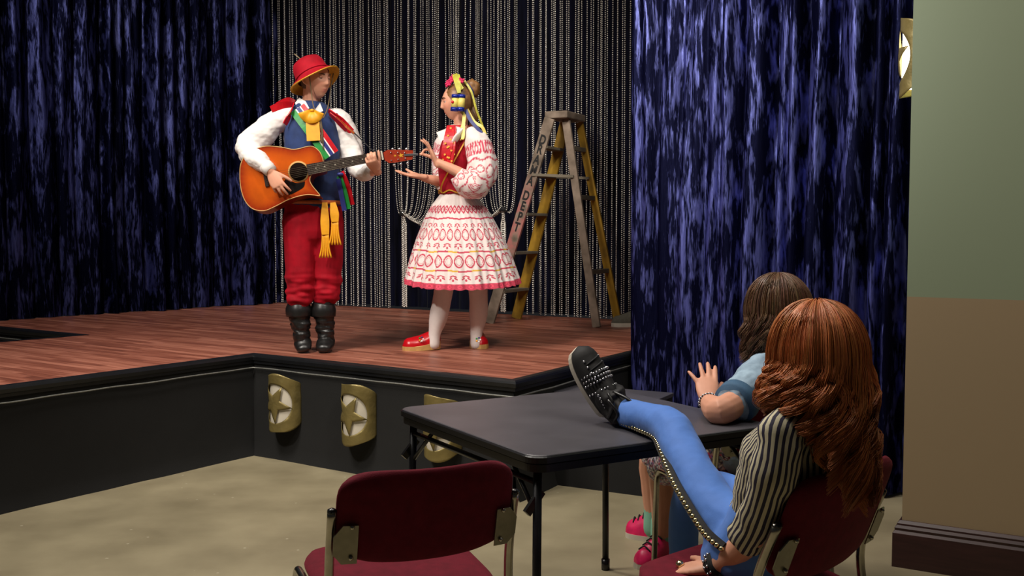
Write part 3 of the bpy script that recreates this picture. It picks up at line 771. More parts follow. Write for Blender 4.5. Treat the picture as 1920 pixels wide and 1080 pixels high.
# ------------------------------------------------------------------ people: shared builders
SKIN = S(222, 160, 132)
def hand(bm, w, d, n, left, curls, spread=(10, 2, -6, -16), size=1.0, thumb=(40, 15, 25), tcurl=0, wristr=.027):
    """w wrist, d finger direction, n palm normal; curls: 4 lists of three bends toward the palm"""
    d = V(d).normalized(); n = V(n); n = (n - d * n.dot(d)).normalized(); s = n.cross(d) if left else d.cross(n)
    k = size; w = V(w)
    loft(bm, [w - d * .03 * k, w, w + d * .035 * k, w + d * .07 * k, w + d * .092 * k], [(wristr * k, .02 * k), (.027 * k, .019 * k), (.037 * k, .017 * k), (.041 * k, .014 * k), (.037 * k, .010 * k)], 14, side=s, k=3)
    tips = []
    for i, (off, ln, r) in enumerate(((.029, .078, .0088), (.0098, .088, .0092), (-.0098, .081, .0088), (-.028, .064, .0078))):
        base = w + d * (.088 - abs(off) * .25 + (-.008 if i == 3 else 0)) * k + s * off * k
        a = math.radians(spread[i]); fd = d * math.cos(a) + s * math.sin(a); pts = [base - fd * .02 * k, base]; cur = fd; ax = fd.cross(n).normalized()
        for seg, c in zip((.45, .30, .25), curls[i]):
            cur = Matrix.Rotation(math.radians(c), 3, ax) @ cur
            pts.append(pts[-1] + cur * ln * seg * k)
        loft(bm, pts, [r * k * q for q in (1.05, 1.08, 1.0, .92, .74)], 10, k=3); tips.append(pts[-1])
    b = w + d * .026 * k + s * .026 * k + n * .004 * k; a = math.radians(thumb[0])
    td = (d * math.cos(a) + s * math.sin(a) + n * math.sin(math.radians(thumb[1]))).normalized(); ax = td.cross(n.lerp(-s, .5)).normalized()
    p1 = b + td * .036 * k; t2 = Matrix.Rotation(math.radians(thumb[2] * .5), 3, ax) @ td; p2 = p1 + t2 * .032 * k
    t3 = Matrix.Rotation(math.radians(thumb[2]), 3, ax) @ td; p3 = p2 + t3 * .024 * k
    loft(bm, [b - td * .02 * k, b, p1, p2, p3], [r * k for r in (.013, .0145, .0115, .0102, .0082)], 10, k=3)
    return tips
def head_shape(bm, c, f, up, k=1.0):
    """a head with brow, sockets, nose, lips, chin and ears; f forward, up crown direction. returns local->world"""
    f = V(f).normalized(); up = V(up); up = (up - f * up.dot(f)).normalized(); s = f.cross(up)
    X = Matrix.Translation(V(c)) @ Matrix((s, f, up)).transposed().to_4x4() @ Matrix.Diagonal((k, k, k, 1))
    g = lambda x, w: math.exp(-(x / w) ** 2)
    NU, NV = 96, 72; rows = []
    for j in range(1, NV):
        th = math.pi * j / NV; row = []
        for i in range(NU):
            ph = 2 * math.pi * i / NU
            x, y, z = math.sin(th) * math.sin(ph), math.sin(th) * math.cos(ph), math.cos(th)
            X_, Y_, Z_ = x * .074, y * .094, z * .114
            t = max(0, -Z_ / .114)
            X_ *= 1 - .30 * t ** 1.6; Y_ = Y_ * (1 - .16 * t) + .014 * t if y > 0 else Y_ * (1 - .45 * t ** 1.3)
            if y > 0:
                fr = max(0, y) ** .6
                dy = 0
                dy += -.007 * fr * (g(abs(X_) - .031, .016) * g(Z_ - .010, .013))
                dy += .004 * fr * g(Z_ - .032, .012) * g(X_, .045)
                nz_ = g(X_, .0085 + .006 * max(0, min(1, (.012 - Z_) / .04)))
                prof = max(0, min(1, (.024 - Z_) / .052)) if Z_ > -.028 else max(0, 1 - (-.028 - Z_) / .011)
                dy += fr * nz_ * (.004 * g(Z_ - .01, .02) + .021 * prof ** 1.25)
                dy += .006 * fr * g(X_, .021) * (g(Z_ + .056, .0055) + .95 * g(Z_ + .0685, .0062))
                dy += -.0035 * fr * g(X_, .019) * g(Z_ + .0622, .0022)
                dy += .008 * fr * g(X_, .02) * g(Z_ + .096, .014)
                dy += .004 * fr * g(abs(X_) - .042, .02) * g(Z_ + .022, .022)
                Y_ += dy
            row.append(bm.verts.new(X @ V((X_, Y_, Z_))))
        rows.append(row)
    for a, b in zip(rows[:-1], rows[1:]):
        for i in range(NU): bm.faces.new((a[i - 1], a[i], b[i], b[i - 1]))
    bm.faces.new(rows[0]); bm.faces.new(rows[-1][::-1])
    for sx in (-1, 1):
        p = [X @ V((sx * .071, -.004, .02)), X @ V((sx * .085, -.02, .026)), X @ V((sx * .088, -.023, .004)), X @ V((sx * .08, -.012, -.02)), X @ V((sx * .07, -.002, -.032))]
        loft(bm, p, [.007 * k, .0085 * k, .008 * k, .0085 * k, .006 * k], 8, k=3)
        ball(bm, X @ V((sx * .074, -.009, .004)), (.006 * k, .012 * k, .02 * k), R=X.to_3x3().normalized())
    return X
def skin_color(me, heads):
    base = SKIN
    inv = [h.inverted() for h in heads]
    g = lambda x, w: math.exp(-(x / w) ** 2)
    def fn(co):
        c = [base[0], base[1], base[2]]
        for I in inv:
            p = I @ co
            if abs(p.x) < .1 and abs(p.z) < .13 and p.y > .03:
                l = min(1, g(p.x, .021) * (g(p.z + .056, .0055) + g(p.z + .068, .006)) * 1.2)
                for i, q in enumerate(S(196, 100, 94)[:3]): c[i] += (q - c[i]) * l * .6
                ck = .28 * g(abs(p.x) - .042, .02) * g(p.z + .025, .02)
                for i, q in enumerate(S(224, 120, 104)[:3]): c[i] += (q - c[i]) * ck
        return c
    color(me, fn)
def face_parts(X, par, closed=.6, gaze=0):
    R = X.to_3x3().normalized()
    for sx in (-1, 1):
        c = X @ V((sx * .031, .0735, .010))
        bm = bmesh.new(); ball(bm, c, .0118, 14, 10); e = obj('eye', bm, M['eye'], par)
        bm = bmesh.new(); ball(bm, c + R @ V((gaze, .0085, -.002)), (.0052, .0036, .0052), 10, 8, R); obj('iris', bm, M['iris'], par)
        bm = bmesh.new(); ball(bm, c + R @ V((0, 0, .0015)), .0128, 16, 12, R)
        cut = -.0128 + .0256 * (1 - closed)
        bmesh.ops.bisect_plane(bm, geom=bm.verts[:] + bm.edges[:] + bm.faces[:], plane_co=c + R @ V((0, 0, cut)), plane_no=R @ V((0, -.25, -1)), clear_outer=True)
        obj('eyelid', bm, M['lid'], par, recalc=False)
        bm = bmesh.new(); loft(bm, [X @ V((sx * .016, .0935, .028)), X @ V((sx * .032, .0905, .0335)), X @ V((sx * .048, .078, .029))], [.0026, .003, .0016], 8, k=4); obj('eyebrow', bm, M['brow'], par)
        bm = bmesh.new(); loft(bm, [c + R @ V((-.010, .0075, cut + .002)), c + R @ V((0, .0125, cut)), c + R @ V((.010, .0075, cut + .002))], [.0009, .0013, .0009], 6, k=4); obj('lash', bm, M['brow'], par)
def hair_strands(name, parent, m, C, f, radii, n, ncl, length, cols, seed, up=(0, 0, 1), face=55, wave=.02, freq=2.2, flare=.12, root=(8, 60), lay=.03, r0=.0016, th1=98, drop=None, seg=26, squeeze=.55, cap=False):
    rnd = random.Random(seed); f = V(f).normalized(); U_ = V(up).normalized(); f = (f - U_ * f.dot(U_)).normalized(); s = f.cross(U_); C = V(C)
    vs = []; fs = []; cs = []
    cl = []
    for i in range(ncl):
        a = rnd.uniform(face, 360 - face)
        cl.append((a, rnd.uniform(.75, 1.1) * (length(a) if callable(length) else length), rnd.uniform(0, 6.28), rnd.uniform(.6, 1.5), rnd.uniform(.5, 1.3), rnd.uniform(0, 1), rnd.uniform(0, 1)))
    for q in range(n):
        a0, L, ph, fq, am, cm, ly = cl[q % ncl]
        ja = rnd.gauss(0, 1) * 300 / ncl; jr = rnd.random() * lay * (.5 + .5 * ly); ang0 = a0 + ja; L *= rnd.uniform(.88, 1.06)
        t0 = rnd.uniform(*root); pts = []
        col = [cols[0][i] + (cols[1][i] - cols[0][i]) * min(1, max(0, cm * .7 + rnd.random() * .4)) for i in range(3)]
        nh = 10
        for j in range(seg):
            if j < nh:
                th = math.radians(t0 + (th1 - t0) * j / (nh - 1)); k = 1; t = 0; z = math.cos(th) * radii[2]; sn = max(0, math.sin(th)) ** .82
            else:
                t = (j - nh + 1) / (seg - nh); sn = math.sin(math.radians(th1)); z = math.cos(math.radians(th1)) * radii[2] - L * t
            ang = math.radians(a0 + ja * (1 - squeeze * t))
            lift = jr * (.35 + .65 * min(1, j / nh)) * (1 - .4 * t)
            rr = 1 + flare * math.sin(min(1, t * 1.15) * math.pi * .8) if t else 1
            p = s * math.sin(ang) * (radii[0] + lift) * sn * rr + f * math.cos(ang) * (radii[1] + lift) * sn * rr + U_ * (z + lift * math.cos(math.radians(t0)) * max(0, 1 - j / nh))
            wv = wave * am * (t ** .7) + (.003 if j > 3 else 0)
            od = (s * math.sin(ang) + f * math.cos(ang)); td = (s * math.cos(ang) - f * math.sin(ang))
            x = freq * fq * 6.28 * (t + .12 * j / seg) + ph
            p += td * math.sin(x) * wv + od * math.cos(x) * wv * .8
            if drop: p += drop(t, ang)
            pts.append(C + p)
        b = len(vs); P = pts; ax = V((0, 0, 0))
        for j in range(seg):
            T = (P[min(j + 1, seg - 1)] - P[max(j - 1, 0)]).normalized(); a_ = T.cross(V((.3, .5, .8))).normalized(); c_ = T.cross(a_)
            r = r0 * (1 - .6 * j / (seg - 1))
            for e in range(3):
                w_ = 2.094 * e; vs.append(P[j] + a_ * math.cos(w_) * r + c_ * math.sin(w_) * r)
                sh = 1.0
                cs.append([x * sh for x in col] + [1])
            if j:
                o = b + (j - 1) * 3
                for e in range(3): fs.append((o + e, o + (e + 1) % 3, o + 3 + (e + 1) % 3, o + 3 + e))
    me = bpy.data.meshes.new(name); me.from_pydata([v[:] for v in vs], [], fs)
    at_ = me.color_attributes.new('col', 'FLOAT_COLOR', 'POINT'); at_.data.foreach_set('color', np.array(cs, 'f').ravel())
    o = link(name, me, m, parent, True)
    if cap:
        bm = bmesh.new(); R = Matrix((s, f, U_)).transposed(); ball(bm, C, [r * .985 for r in radii], 40, 28, R)
        bmesh.ops.bisect_plane(bm, geom=bm.verts[:] + bm.edges[:] + bm.faces[:], plane_co=C + f * radii[1] * .55, plane_no=f - U_ * .35, clear_outer=True)
        k = obj('scalp_hair', bm, m, parent, recalc=False); color(k.data, lambda c: cols[0])
    return o
def shoe(X, L, w, par, mu, ms, hi=.09, sole=.022, toe=.05, heel=0.0, name='shoe', wiggle=0):
    """X: heel at origin, +x toe, +z up"""
    N_ = 18; out = lambda t: w / 2 * (.62 + .5 * math.sin(min(1, t * 1.25) * math.pi * .62)) * (max(0, 1 - max(0, (t - .72) / .28) ** 2.4)) ** .5 * (max(0, 1 - max(0, (.12 - t) / .12) ** 2)) ** .5
    bm = bmesh.new(); top = []; bot = []
    for sgn in (1, -1):
        rng = range(N_ + 1) if sgn == 1 else range(N_ - 1, 0, -1)
        for i in rng:
            t = i / N_; p = V((t * L, sgn * out(t), 0)); z = heel * max(0, 1 - t * 1.8)
            bot.append(bm.verts.new(X @ (p + V((0, 0, z * .2))))); top.append(bm.verts.new(X @ (V((p.x, p.y * 1.0, sole + z)))))
    bm.faces.new(top); bm.faces.new(bot[::-1])
    for i in range(len(top)): bm.faces.new((top[i - 1], top[i], bot[i], bot[i - 1]))
    so = obj('sole', bm, ms, par, smooth=False)
    bm = bmesh.new(); rings = []; n = 16
    for i in range(N_ + 1):
        t = i / N_; wd = max(out(t) * .97, .002); hh = (toe + (hi - toe) * max(0, min(1, (.78 - t) / .5)) ** .9) * (max(.0, 1 - max(0, (t - .75) / .25) ** 2.6)) ** .5 * (.8 + .2 * min(1, t / .15))
        ring = []
        for j in range(n + 1):
            a = math.pi * j / n; z = sole + heel * max(0, 1 - t * 1.8)
            ring.append(bm.verts.new(X @ V((t * L, math.cos(a) * wd * (1 - .28 * math.sin(a) ** 2), z + math.sin(a) ** .8 * hh))))
        rings.append(ring)
    for a, b in zip(rings[:-1], rings[1:]):
        for j in range(n): bm.faces.new((a[j], a[j + 1], b[j + 1], b[j]))
    bm.faces.new(rings[0]); 
    u = obj(name, bm, mu, par)
    so.parent = u; so.location = (0, 0, 0)
    return u
def frame(o, x, z):
    x = V(x).normalized(); z = V(z); z = (z - x * z.dot(x)).normalized(); y = z.cross(x)
    return Matrix.Translation(V(o)) @ Matrix((x, y, z)).transposed().to_4x4()

# ------------------------------------------------------------------ guitar player
D1 = 6.06
def b1(x, y, d=0): return at(x, y, D1 + d)
p1 = thing('person', 'person in red felt hat, navy vest and red trousers playing a guitar on stage', 'person', (b1(587, 660).x, D1, ZS))
fw = V((.34, -.94, 0)).normalized(); sd1 = V((.94, .34, 0)).normalized()
hf = V((.80, -.58, -.06)); bm = bmesh.new()
X1 = head_shape(bm, b1(592, 150), hf, (-.06, .0, 1), .98)
loft(bm, [b1(586, 168, .02), b1(583, 195, .03), b1(583, 225, .02)], [.056, .053, .062], 14, k=3)
loft(bm, [b1(583, 222, .02), b1(586, 270, .01), b1(587, 330, .0), b1(588, 400, .0)], [(.13, .06), (.15, .085), (.135, .08), (.14, .085)], 16, side=sd1)
RA = [b1(524, 222, -.03), b1(493, 250, -.09), b1(465, 278, -.13), b1(488, 303, -.24), b1(506, 320, -.285)]
LA = [b1(638, 228, .06), b1(654, 268, .06), b1(668, 312, .02), b1(684, 324, -.07), b1(697, 322, -.135)]
loft(bm, RA, [.045, .042, .038, .034, .027], 12); loft(bm, LA, [.045, .042, .038, .034, .027], 12)
for lx, kx, fx, dd in ((563, 562, 564, -.03), (611, 612, 610, .01)):
    loft(bm, [b1(lx, 400, dd), b1(kx, 520, dd), b1(fx, 600, dd), b1(fx, 636, dd)], [.07, .055, .036, .028], 12)
dR = (b1(527, 357, -.30) - RA[-1]); hand(bm, RA[-1] + dR * .06, dR, (.1, 1, -.12), False, [(12, 22, 15), (18, 28, 20), (22, 30, 22), (26, 32, 24)], size=.98, thumb=(38, 12, 20))
G0 = b1(560, 322, -.235); Gx = (b1(719, 291) - b1(560, 322)).normalized(); Gn = V((.12, -1, .0)); Gn = (Gn - Gx * Gn.dot(Gx)).normalized(); Gu = Gn.cross(Gx)
if Gu.z < 0: Gu = -Gu
_d = ray(700, 295); _t = Gn.dot(G0 - V((0, 0, HC))) / Gn.dot(_d); np_ = V((0, 0, HC)) + _d * _t
hand(bm, np_ - Gu * .072 - Gn * .016, Gn * .74 + Gu * .52 - Gx * .1, Gu * .74 - Gn * .6, True, [(30, 62, 45), (34, 66, 48), (36, 66, 48), (40, 66, 50)], spread=(5, 1, -3, -8), size=.92, thumb=(30, 50, 20))
o = remesh('body', bm, .0042, M['skin'], p1, 2, fac=.4); skin_color(o.data, [X1])
face_parts(X1, o, .62, gaze=.003)
bm = bmesh.new(); ball(bm, X1 @ V((0, -.018, .012)), (.0755, .086, .098), 24, 18, X1.to_3x3().normalized())
bmesh.ops.bisect_plane(bm, geom=bm.verts[:] + bm.edges[:] + bm.faces[:], plane_co=X1 @ V((0, .008, 0)), plane_no=X1.to_3x3() @ V((0, 1, -.55)), clear_outer=True)
obj('hair', bm, M['brow'], p1, recalc=False)
# shirt
bm = bmesh.new()
loft(bm, [b1(584, 212, .02), b1(585, 232, .015), b1(586, 270, .01), b1(587, 330), b1(588, 385)], [(.09, .055), (.155, .085), (.165, .105), (.15, .098), (.15, .1)], 20, side=sd1)
loft(bm, [b1(545, 216, .0)] + RA[:4] + [b1(500, 313, -.272)], [.055, .072, .074, .07, .058, .04], 16)
loft(bm, [b1(618, 218, .05)] + LA[:4] + [b1(691, 320, -.125)], [.055, .068, .066, .066, .052, .04], 16)
mk = lambda co: 1.0
remesh('shirt', bm, .006, M['white'], p1, 4, wr=[dict(amp=.016, freq=6, aniso=(1, 1, 1.4), seed=3), dict(amp=.004, freq=20, aniso=(1, 1, 1.8), seed=8)])
for pa, pb in ((b1(498, 311, -.268), b1(508, 321, -.287)), (b1(688, 320, -.115), b1(695, 322, -.145))):
    bm = bmesh.new(); loft(bm, [pa, pb], [.041, .038], 16, k=1, round_caps=False); obj('cuff', bm, M['white'], p1)
# collar points
def plate(name, pts, m, par, th=.004, nrm=(0, -1, 0)):
    bm = bmesh.new(); a = [bm.verts.new(p) for p in pts]; b = [bm.verts.new(p - V(nrm) * -th * -1) for p in pts]
    bm.faces.new(a); bm.faces.new(b[::-1])
    for i in range(len(a)): bm.faces.new((a[i - 1], a[i], b[i], b[i - 1]))
    return obj(name, bm, m, par, smooth=False)
plate('collar', [b1(561, 183, .015), b1(553, 193, -.03), b1(562, 211, -.10), b1(580, 203, -.105), b1(573, 190, -.06)], M['white'], p1)
plate('collar', [b1(600, 193, -.03), b1(606, 208, -.07), b1(596, 212, -.10), b1(591, 205, -.10)], M['white'], p1)
# vest
bm = bmesh.new()
loft(bm, [b1(584, 214, .015), b1(585, 236, .01), b1(586, 275, .005), b1(587, 330), b1(590, 381)], [(.125, .085), (.165, .112), (.168, .124), (.155, .115), (.165, .116)], 22, side=sd1)
remesh('vest', bm, .007, M['blue_vest'], p1, 3, wr=dict(amp=.006, freq=9, seed=1))
bm = bmesh.new(); rr = []
loft(bm, [b1(590, 376), b1(590, 383)], [(.176, .126), (.178, .128)], 28, side=sd1, k=1, round_caps=False); obj('vest_trim', bm, M['orange_trim'], p1)
# trousers
bm = bmesh.new()
loft(bm, [b1(589, 372), b1(588, 400), b1(588, 432)], [(.158, .105), (.172, .115), (.165, .115)], 20, side=sd1)
for sx, xs, d in ((-1, (560, 562, 563, 563, 561), -.03), (1, (613, 614, 613, 611, 607), .02)):
    loft(bm, [b1(xs[0], 415, d), b1(xs[1], 470, d), b1(xs[2], 525, d), b1(xs[3], 552, d), b1(xs[4], 578, d)], [(.098, .105), (.092, .1), (.083, .092), (.08, .09), (.052, .06)], 18, side=sd1)
zlow = b1(560, 500).z
remesh('trousers', bm, .007, M['red_vel'], p1, 3, wr=[dict(amp=.022, freq=9, aniso=(.8, .8, 2.4), seed=5, mask=lambda c: min(1, max(0, (zlow - c[2]) / .12))), dict(amp=.007, freq=7, aniso=(1.6, 1.6, .6), seed=2)])
for (cx, d, tx, td) in ((561, -.03, 568, -.15), (607, .01, 606, -.12)):
    bm = bmesh.new(); sx = 1 if cx > 590 else 0
    loft(bm, [b1(cx, 570, d), b1(cx, 588, d), b1(cx + 3, 612, d), b1(cx + 4, 632, d)], [(.06, .062), (.062, .064), (.055, .06), (.049, .054)], 16, side=(1, 0, 0))
    a = b1(cx + 4, 630, d); ft = onz(tx, 660, ZS); ft = V((tx - 960, 0, 0)) * 0 + onz(tx, 663, ZS)
    hz = V((a.x, a.y + .03, ZS + .04)); tz = V((ft.x, ft.y + .02, ZS + .03)); md = hz.lerp(tz, .55)
    loft(bm, [a, hz + V((0, 0, .025)), md + V((0, 0, .012)), tz], [(.048, .048), (.05, .048), (.054, .044), (.046, .028)], 14, side=(1, 0, 0))
    bt = remesh('boot', bm, .005, M['leather'], p1, 3, wr=dict(amp=.013, freq=13, aniso=(.8, .8, 2.6), seed=cx, mask=lambda c: .25 + max(0, min(1, (c[2] - ZS - .08) / .05)) * max(0, min(1, (ZS + .22 - c[2]) / .05))))
    bm = bmesh.new(); loft(bm, [b1(cx, 568, d), b1(cx - 1, 580, d), b1(cx - 1, 593, d)], [(.064, .066), (.077, .078), (.074, .076)], 20, side=(1, 0, 0), cap=True, round_caps=False, k=3); obj('boot_cuff', bm, M['leather'], bt)
# hat
ax = V((-.44, .20, .86)).normalized(); hc = b1(589, 147, 0); hs = V((.88, .0, .45)); hs = (hs - ax * hs.dot(ax)).normalized(); ht = ax.cross(hs)
bm = bmesh.new(); prof = [(.152, -.022), (.155, -.024), (.152, -.018), (.135, -.003), (.115, .006), (.104, .014), (.101, .05), (.096, .085), (.085, .112), (.06, .126), (.025, .124), (.002, .119)]
def rev(bm, prof, n=40, sx=1.0, sy=.92):
    rings = []
    for r, z in prof:
        rings.append([bm.verts.new(hc + ax * (z + .012 * math.cos(2 * a) * max(0, (r - .1) / .05)) + hs * math.cos(a) * r * sx + ht * math.sin(a) * r * sy) for a in [2 * math.pi * i / n for i in range(n)]])
    for a, b in zip(rings[:-1], rings[1:]):
        for i in range(n): bm.faces.new((a[i - 1], a[i], b[i], b[i - 1]))
    return rings
rg = rev(bm, prof); bm.faces.new(rg[-1]); hat = obj('hat', bm, M['red_vel'], p1, label='red felt hat with a gold edge')
bm = bmesh.new(); rev(bm, [(.154, -.0245), (.151, -.026), (.135, -.007), (.115, .002), (.10, .006)]); obj('brim_lining', bm, M['gold_trim'], hat)
bm = bmesh.new(); pts = [hc + ax * (-.022 + .012 * math.cos(2 * a)) + hs * math.cos(a) * .154 + ht * math.sin(a) * .154 * .92 for a in [2 * math.pi * i / 40 for i in range(41)]]
tube(bm, pts, .0036, 6, 1); obj('brim_edge', bm, M['gold_trim'], hat)
bm = bmesh.new(); pts = [hc + ax * .026 + hs * math.cos(a) * .1055 + ht * math.sin(a) * .1055 * .92 for a in [2 * math.pi * i / 32 for i in range(33)]]
tube(bm, pts, .004, 6, 1); obj('hat_band', bm, M['dark_red'], hat)
ribbon('feather', [b1(566, 113, .06), b1(558, 106, .06), b1(552, 101, .07)], .006, M['cord'], hat)
for pts in ([b1(577, 130, -.075), b1(581, 150, -.088), b1(584, 175, -.075), b1(588, 200, -.09), b1(598, 222, -.135)], [b1(627, 128, .06), b1(620, 165, .05), b1(615, 200, -.03), b1(606, 222, -.12)], [b1(601, 222, -.14), b1(605, 250, -.145), b1(606, 280, -.15)], [b1(599, 224, -.14), b1(602, 245, -.145), b1(603, 268, -.15)]):
    bm = bmesh.new(); tube(bm, pts, .0032, 6, 4); obj('chin_cord', bm, M['cord'], hat)
# cravat, sash, shoulder ribbons, belt fringe
bm = bmesh.new(); fan = []
for i in range(13):
    a = math.radians(200 + 140 * i / 12); fan.append((math.cos(a), -math.sin(a)))
c0 = b1(585, 204, -.13); rows = []
for r in (.012, .045, .084):
    rows.append([bm.verts.new(c0 + V((math.cos(math.radians(200 + 140 * i / 20)) * r * .95, -.006 * math.sin(i * .62 + 1) * r / .075 - .02 * r / .075, math.sin(math.radians(200 + 140 * i / 20)) * r * 1.05))) for i in range(21)])
for a, b in zip(rows[:-1], rows[1:]):
    for i in range(20): bm.faces.new((a[i], a[i + 1], b[i + 1], b[i]))
cv = obj('cravat', bm, M['yellow'], p1, label='marigold pleated cravat'); cv.modifiers.new('t', 'SOLIDIFY').thickness = .005
bm = bmesh.new(); ball(bm, b1(585, 207, -.140), (.013, .008, .009)); obj('knot', bm, M['yellow'], cv)
ribbon('cravat_tail', [b1(586, 226, -.145), b1(587, 245, -.15), b1(588, 264, -.155)], .078, M['yellow'], cv, across=(1, 0, 0), th=.006)
for off, wdt, m_ in ((0, .036, 'green'), (.023, .008, 'white'), (.038, .022, 'navy'), (.053, .007, 'white'), (.07, .026, 'red_sat')):
    dx = V((off * .8, 0, off * .55)); rz = -.004 * (off > 0)
    ribbon('sash_stripe', [b1(549, 209, -.09) + dx, b1(566, 232, -.128) + dx, b1(590, 264, -.14) + dx, b1(613, 297, -.138) + dx], wdt, M[m_], p1, across=(.8, 0, .55), th=.003)
for pts in ([b1(548, 195, -.03), b1(530, 197, -.07), b1(508, 205, -.085)], [b1(550, 196, -.05), b1(545, 212, -.11), b1(534, 233, -.125)], [b1(552, 192, -.02), b1(540, 190, -.05), b1(520, 198, -.06)], [b1(616, 207, -.03), b1(634, 222, -.03), b1(660, 247, .0)], [b1(618, 213, -.05), b1(634, 228, -.05), b1(650, 245, -.04)]):
    ribbon('shoulder_ribbon', pts, .042, M['red_sat'], p1, across=(.3, -.2, .9) if pts[0].x < b1(590, 200).x else (-.6, -.3, .8), th=.006, widths=[.03, .045, .036])
ribbon('shoulder_ribbon', [b1(630, 220, -.07), b1(648, 236, -.06), b1(664, 250, -.03)], .016, M['orange_trim'], p1, across=(-.6, -.3, .8))
for pts, m_, wd in (([b1(636, 330, -.09), b1(646, 360, -.1), b1(653, 392, -.09)], 'green', .034), ([b1(640, 322, -.09), b1(652, 350, -.09), b1(660, 384, -.08)], 'red_sat', .034), ([b1(634, 335, -.1), b1(640, 365, -.105), b1(646, 395, -.1)], 'navy', .03)):
    ribbon('side_ribbon', pts, wd, M[m_], p1, across=(1, -.3, 0), th=.003)
bm = bmesh.new(); ball(bm, b1(638, 327, -.1), (.02, .014, .012)); obj('ribbon_knot', bm, M['navy'], p1)
for pts, ws in (([b1(609, 380, -.125), b1(609, 415, -.135), b1(610, 440, -.135)], [.03, .05, .042]), ([b1(624, 380, -.125), b1(627, 400, -.13), b1(628, 416, -.13)], [.03, .05, .04])):
    sb = ribbon('belt_sash', pts, .04, M['yellow'], p1, across=(1, .2, 0), th=.02, widths=ws)
    for i in range(5):
        e = pts[-1]; u = (i - 2) / 2
        bm = bmesh.new(); tube(bm, [e + V((u * .016, 0, 0)), e + V((u * .02, -.004, -.07)), e + V((u * .034, -.004, -.135))], .0055, 6, 3); obj('fringe', bm, M['yellow'], sb)

# ------------------------------------------------------------------ guitar
gt = thing('acoustic_guitar', 'orange sunburst cutaway acoustic guitar held by the person in the red hat', 'guitar', b1(540, 340, -.2))
gf = -.235                                   # face plane offset from the player
face = [(607, 306), (604, 294), (598, 283), (587, 275), (576, 275), (565, 278), (555, 280), (546, 280), (532, 277), (518, 275), (505, 274), (494, 275), (480, 279), (466, 286), (456, 298), (451, 311), (450, 326), (450.5, 341), (453, 358), (458, 373), (465, 384), (474, 391.5), (486, 395), (499, 394.5), (512, 389), (524, 383), (537, 376), (550, 371), (564, 367), (578, 365), (590, 366), (600, 367), (596, 361), (590, 354), (584, 346), (581, 338), (583, 329), (590, 323), (607, 318)]
Gx = (b1(719, 291) - b1(560, 322)).normalized(); Gn = V((.12, -1, .0)); Gn = (Gn - Gx * Gn.dot(Gx)).normalized(); Gu = Gn.cross(Gx) * -1
if Gu.z < 0: Gu = -Gu
G0 = b1(560, 322, gf)
def gp(px, py, h=0):                         # on the face plane, h above it
    d = ray(px, py); o_ = V((0, 0, HC)); t = Gn.dot(G0 - o_) / Gn.dot(d); return o_ + d * t + Gn * h
FP = catmull([gp(*p) for p in face] + [gp(*face[0])], 3)[:-1]
bm = bmesh.new(); back = -Gn * .105 - V((0, 0, .02))
top = [bm.verts.new(p) for p in FP]; bot = [bm.verts.new(p + back) for p in FP]
for i in range(len(top)): bm.faces.new((top[i - 1], top[i], bot[i], bot[i - 1]))
bm.faces.new(bot); obj('body', bm, M['guitar_side'], gt, smooth=False)
cen = gp(520, 335); bm = bmesh.new(); rings = []
for k in (0, .3, .55, .75, .88, .95, 1): rings.append([bm.verts.new(cen.lerp(p, k) + Gn * .002) for p in FP])
for a, b in zip(rings[:-1], rings[1:]):
    for i in range(len(a)): bm.faces.new((a[i - 1], a[i], b[i], b[i - 1]))
bmesh.ops.remove_doubles(bm, verts=bm.verts[:], dist=1e-5)
tp = obj('soundboard', bm, M['sunburst'], gt, smooth=False)
KD = [p + Gn * .002 for p in FP]
def sb(co):
    d = min((co - p).length for p in KD[::2]); t = max(0, min(1, 1 - d / .075)); t = t ** 1.5
    a = S(210, 92, 14); b = S(146, 30, 10); return [a[i] + (b[i] - a[i]) * t for i in range(3)]
color(tp.data, sb)
bm = bmesh.new(); tube(bm, [p + Gn * .002 for p in FP] + [FP[0] + Gn * .002], .0028, 6, 1); obj('binding', bm, M['wood_sole'], gt)
hole = gp(560, 322, .003)
bm = bmesh.new(); disc(bm, hole, Gn, .061, 32, .0016); obj('rosette', bm, M['wood_sole'], gt)
bm = bmesh.new(); disc(bm, hole + Gn * .001, Gn, .052, 32, .0016); obj('sound_hole', bm, mat('hole_dark', S(26, 16, 12), .95, var=.2, spec=.05, bump=0), gt)
pg = [(572, 340), (566, 342), (556, 343), (545, 339), (537, 334), (532, 344), (531, 356), (536, 365), (546, 364), (560, 357), (570, 350)]
q = catmull([gp(*p, .004) for p in pg] + [gp(*pg[0], .004)], 3)[:-1]
bm = bmesh.new(); A = [bm.verts.new(p) for p in q]; bm.faces.new(A); obj('pickguard', bm, M['ebony'], gt, smooth=False)
bm = bmesh.new(); beam(bm, gp(497, 321, .006), gp(502, 350, .006), .022, .01, up=Gn, bev=.002); obj('bridge', bm, M['fret'], gt, smooth=False)
nk0, nk1 = gp(577, 318.5, .008), gp(717, 291.5, .008)
bm = bmesh.new(); loft(bm, [gp(604, 313, -.012), nk1 - Gn * .017], [(.03, .022), (.024, .017)], 14, side=Gu, k=1, round_caps=False); obj('neck', bm, M['guitar_side'], gt)
bm = bmesh.new(); A = []
for p, wd in ((nk0, .031), (nk1, .0245)):
    A += [p + Gu * wd, p - Gu * wd]
vs = [bm.verts.new(p + Gn * h) for h in (.004, -.006) for p in A]
for f_ in ((0, 1, 3, 2), (4, 6, 7, 5), (0, 2, 6, 4), (1, 5, 7, 3), (0, 4, 5, 1), (2, 3, 7, 6)): bm.faces.new([vs[i] for i in f_])
fb = obj('fretboard', bm, M['fret'], gt, smooth=False)
L_ = (nk1 - nk0).length
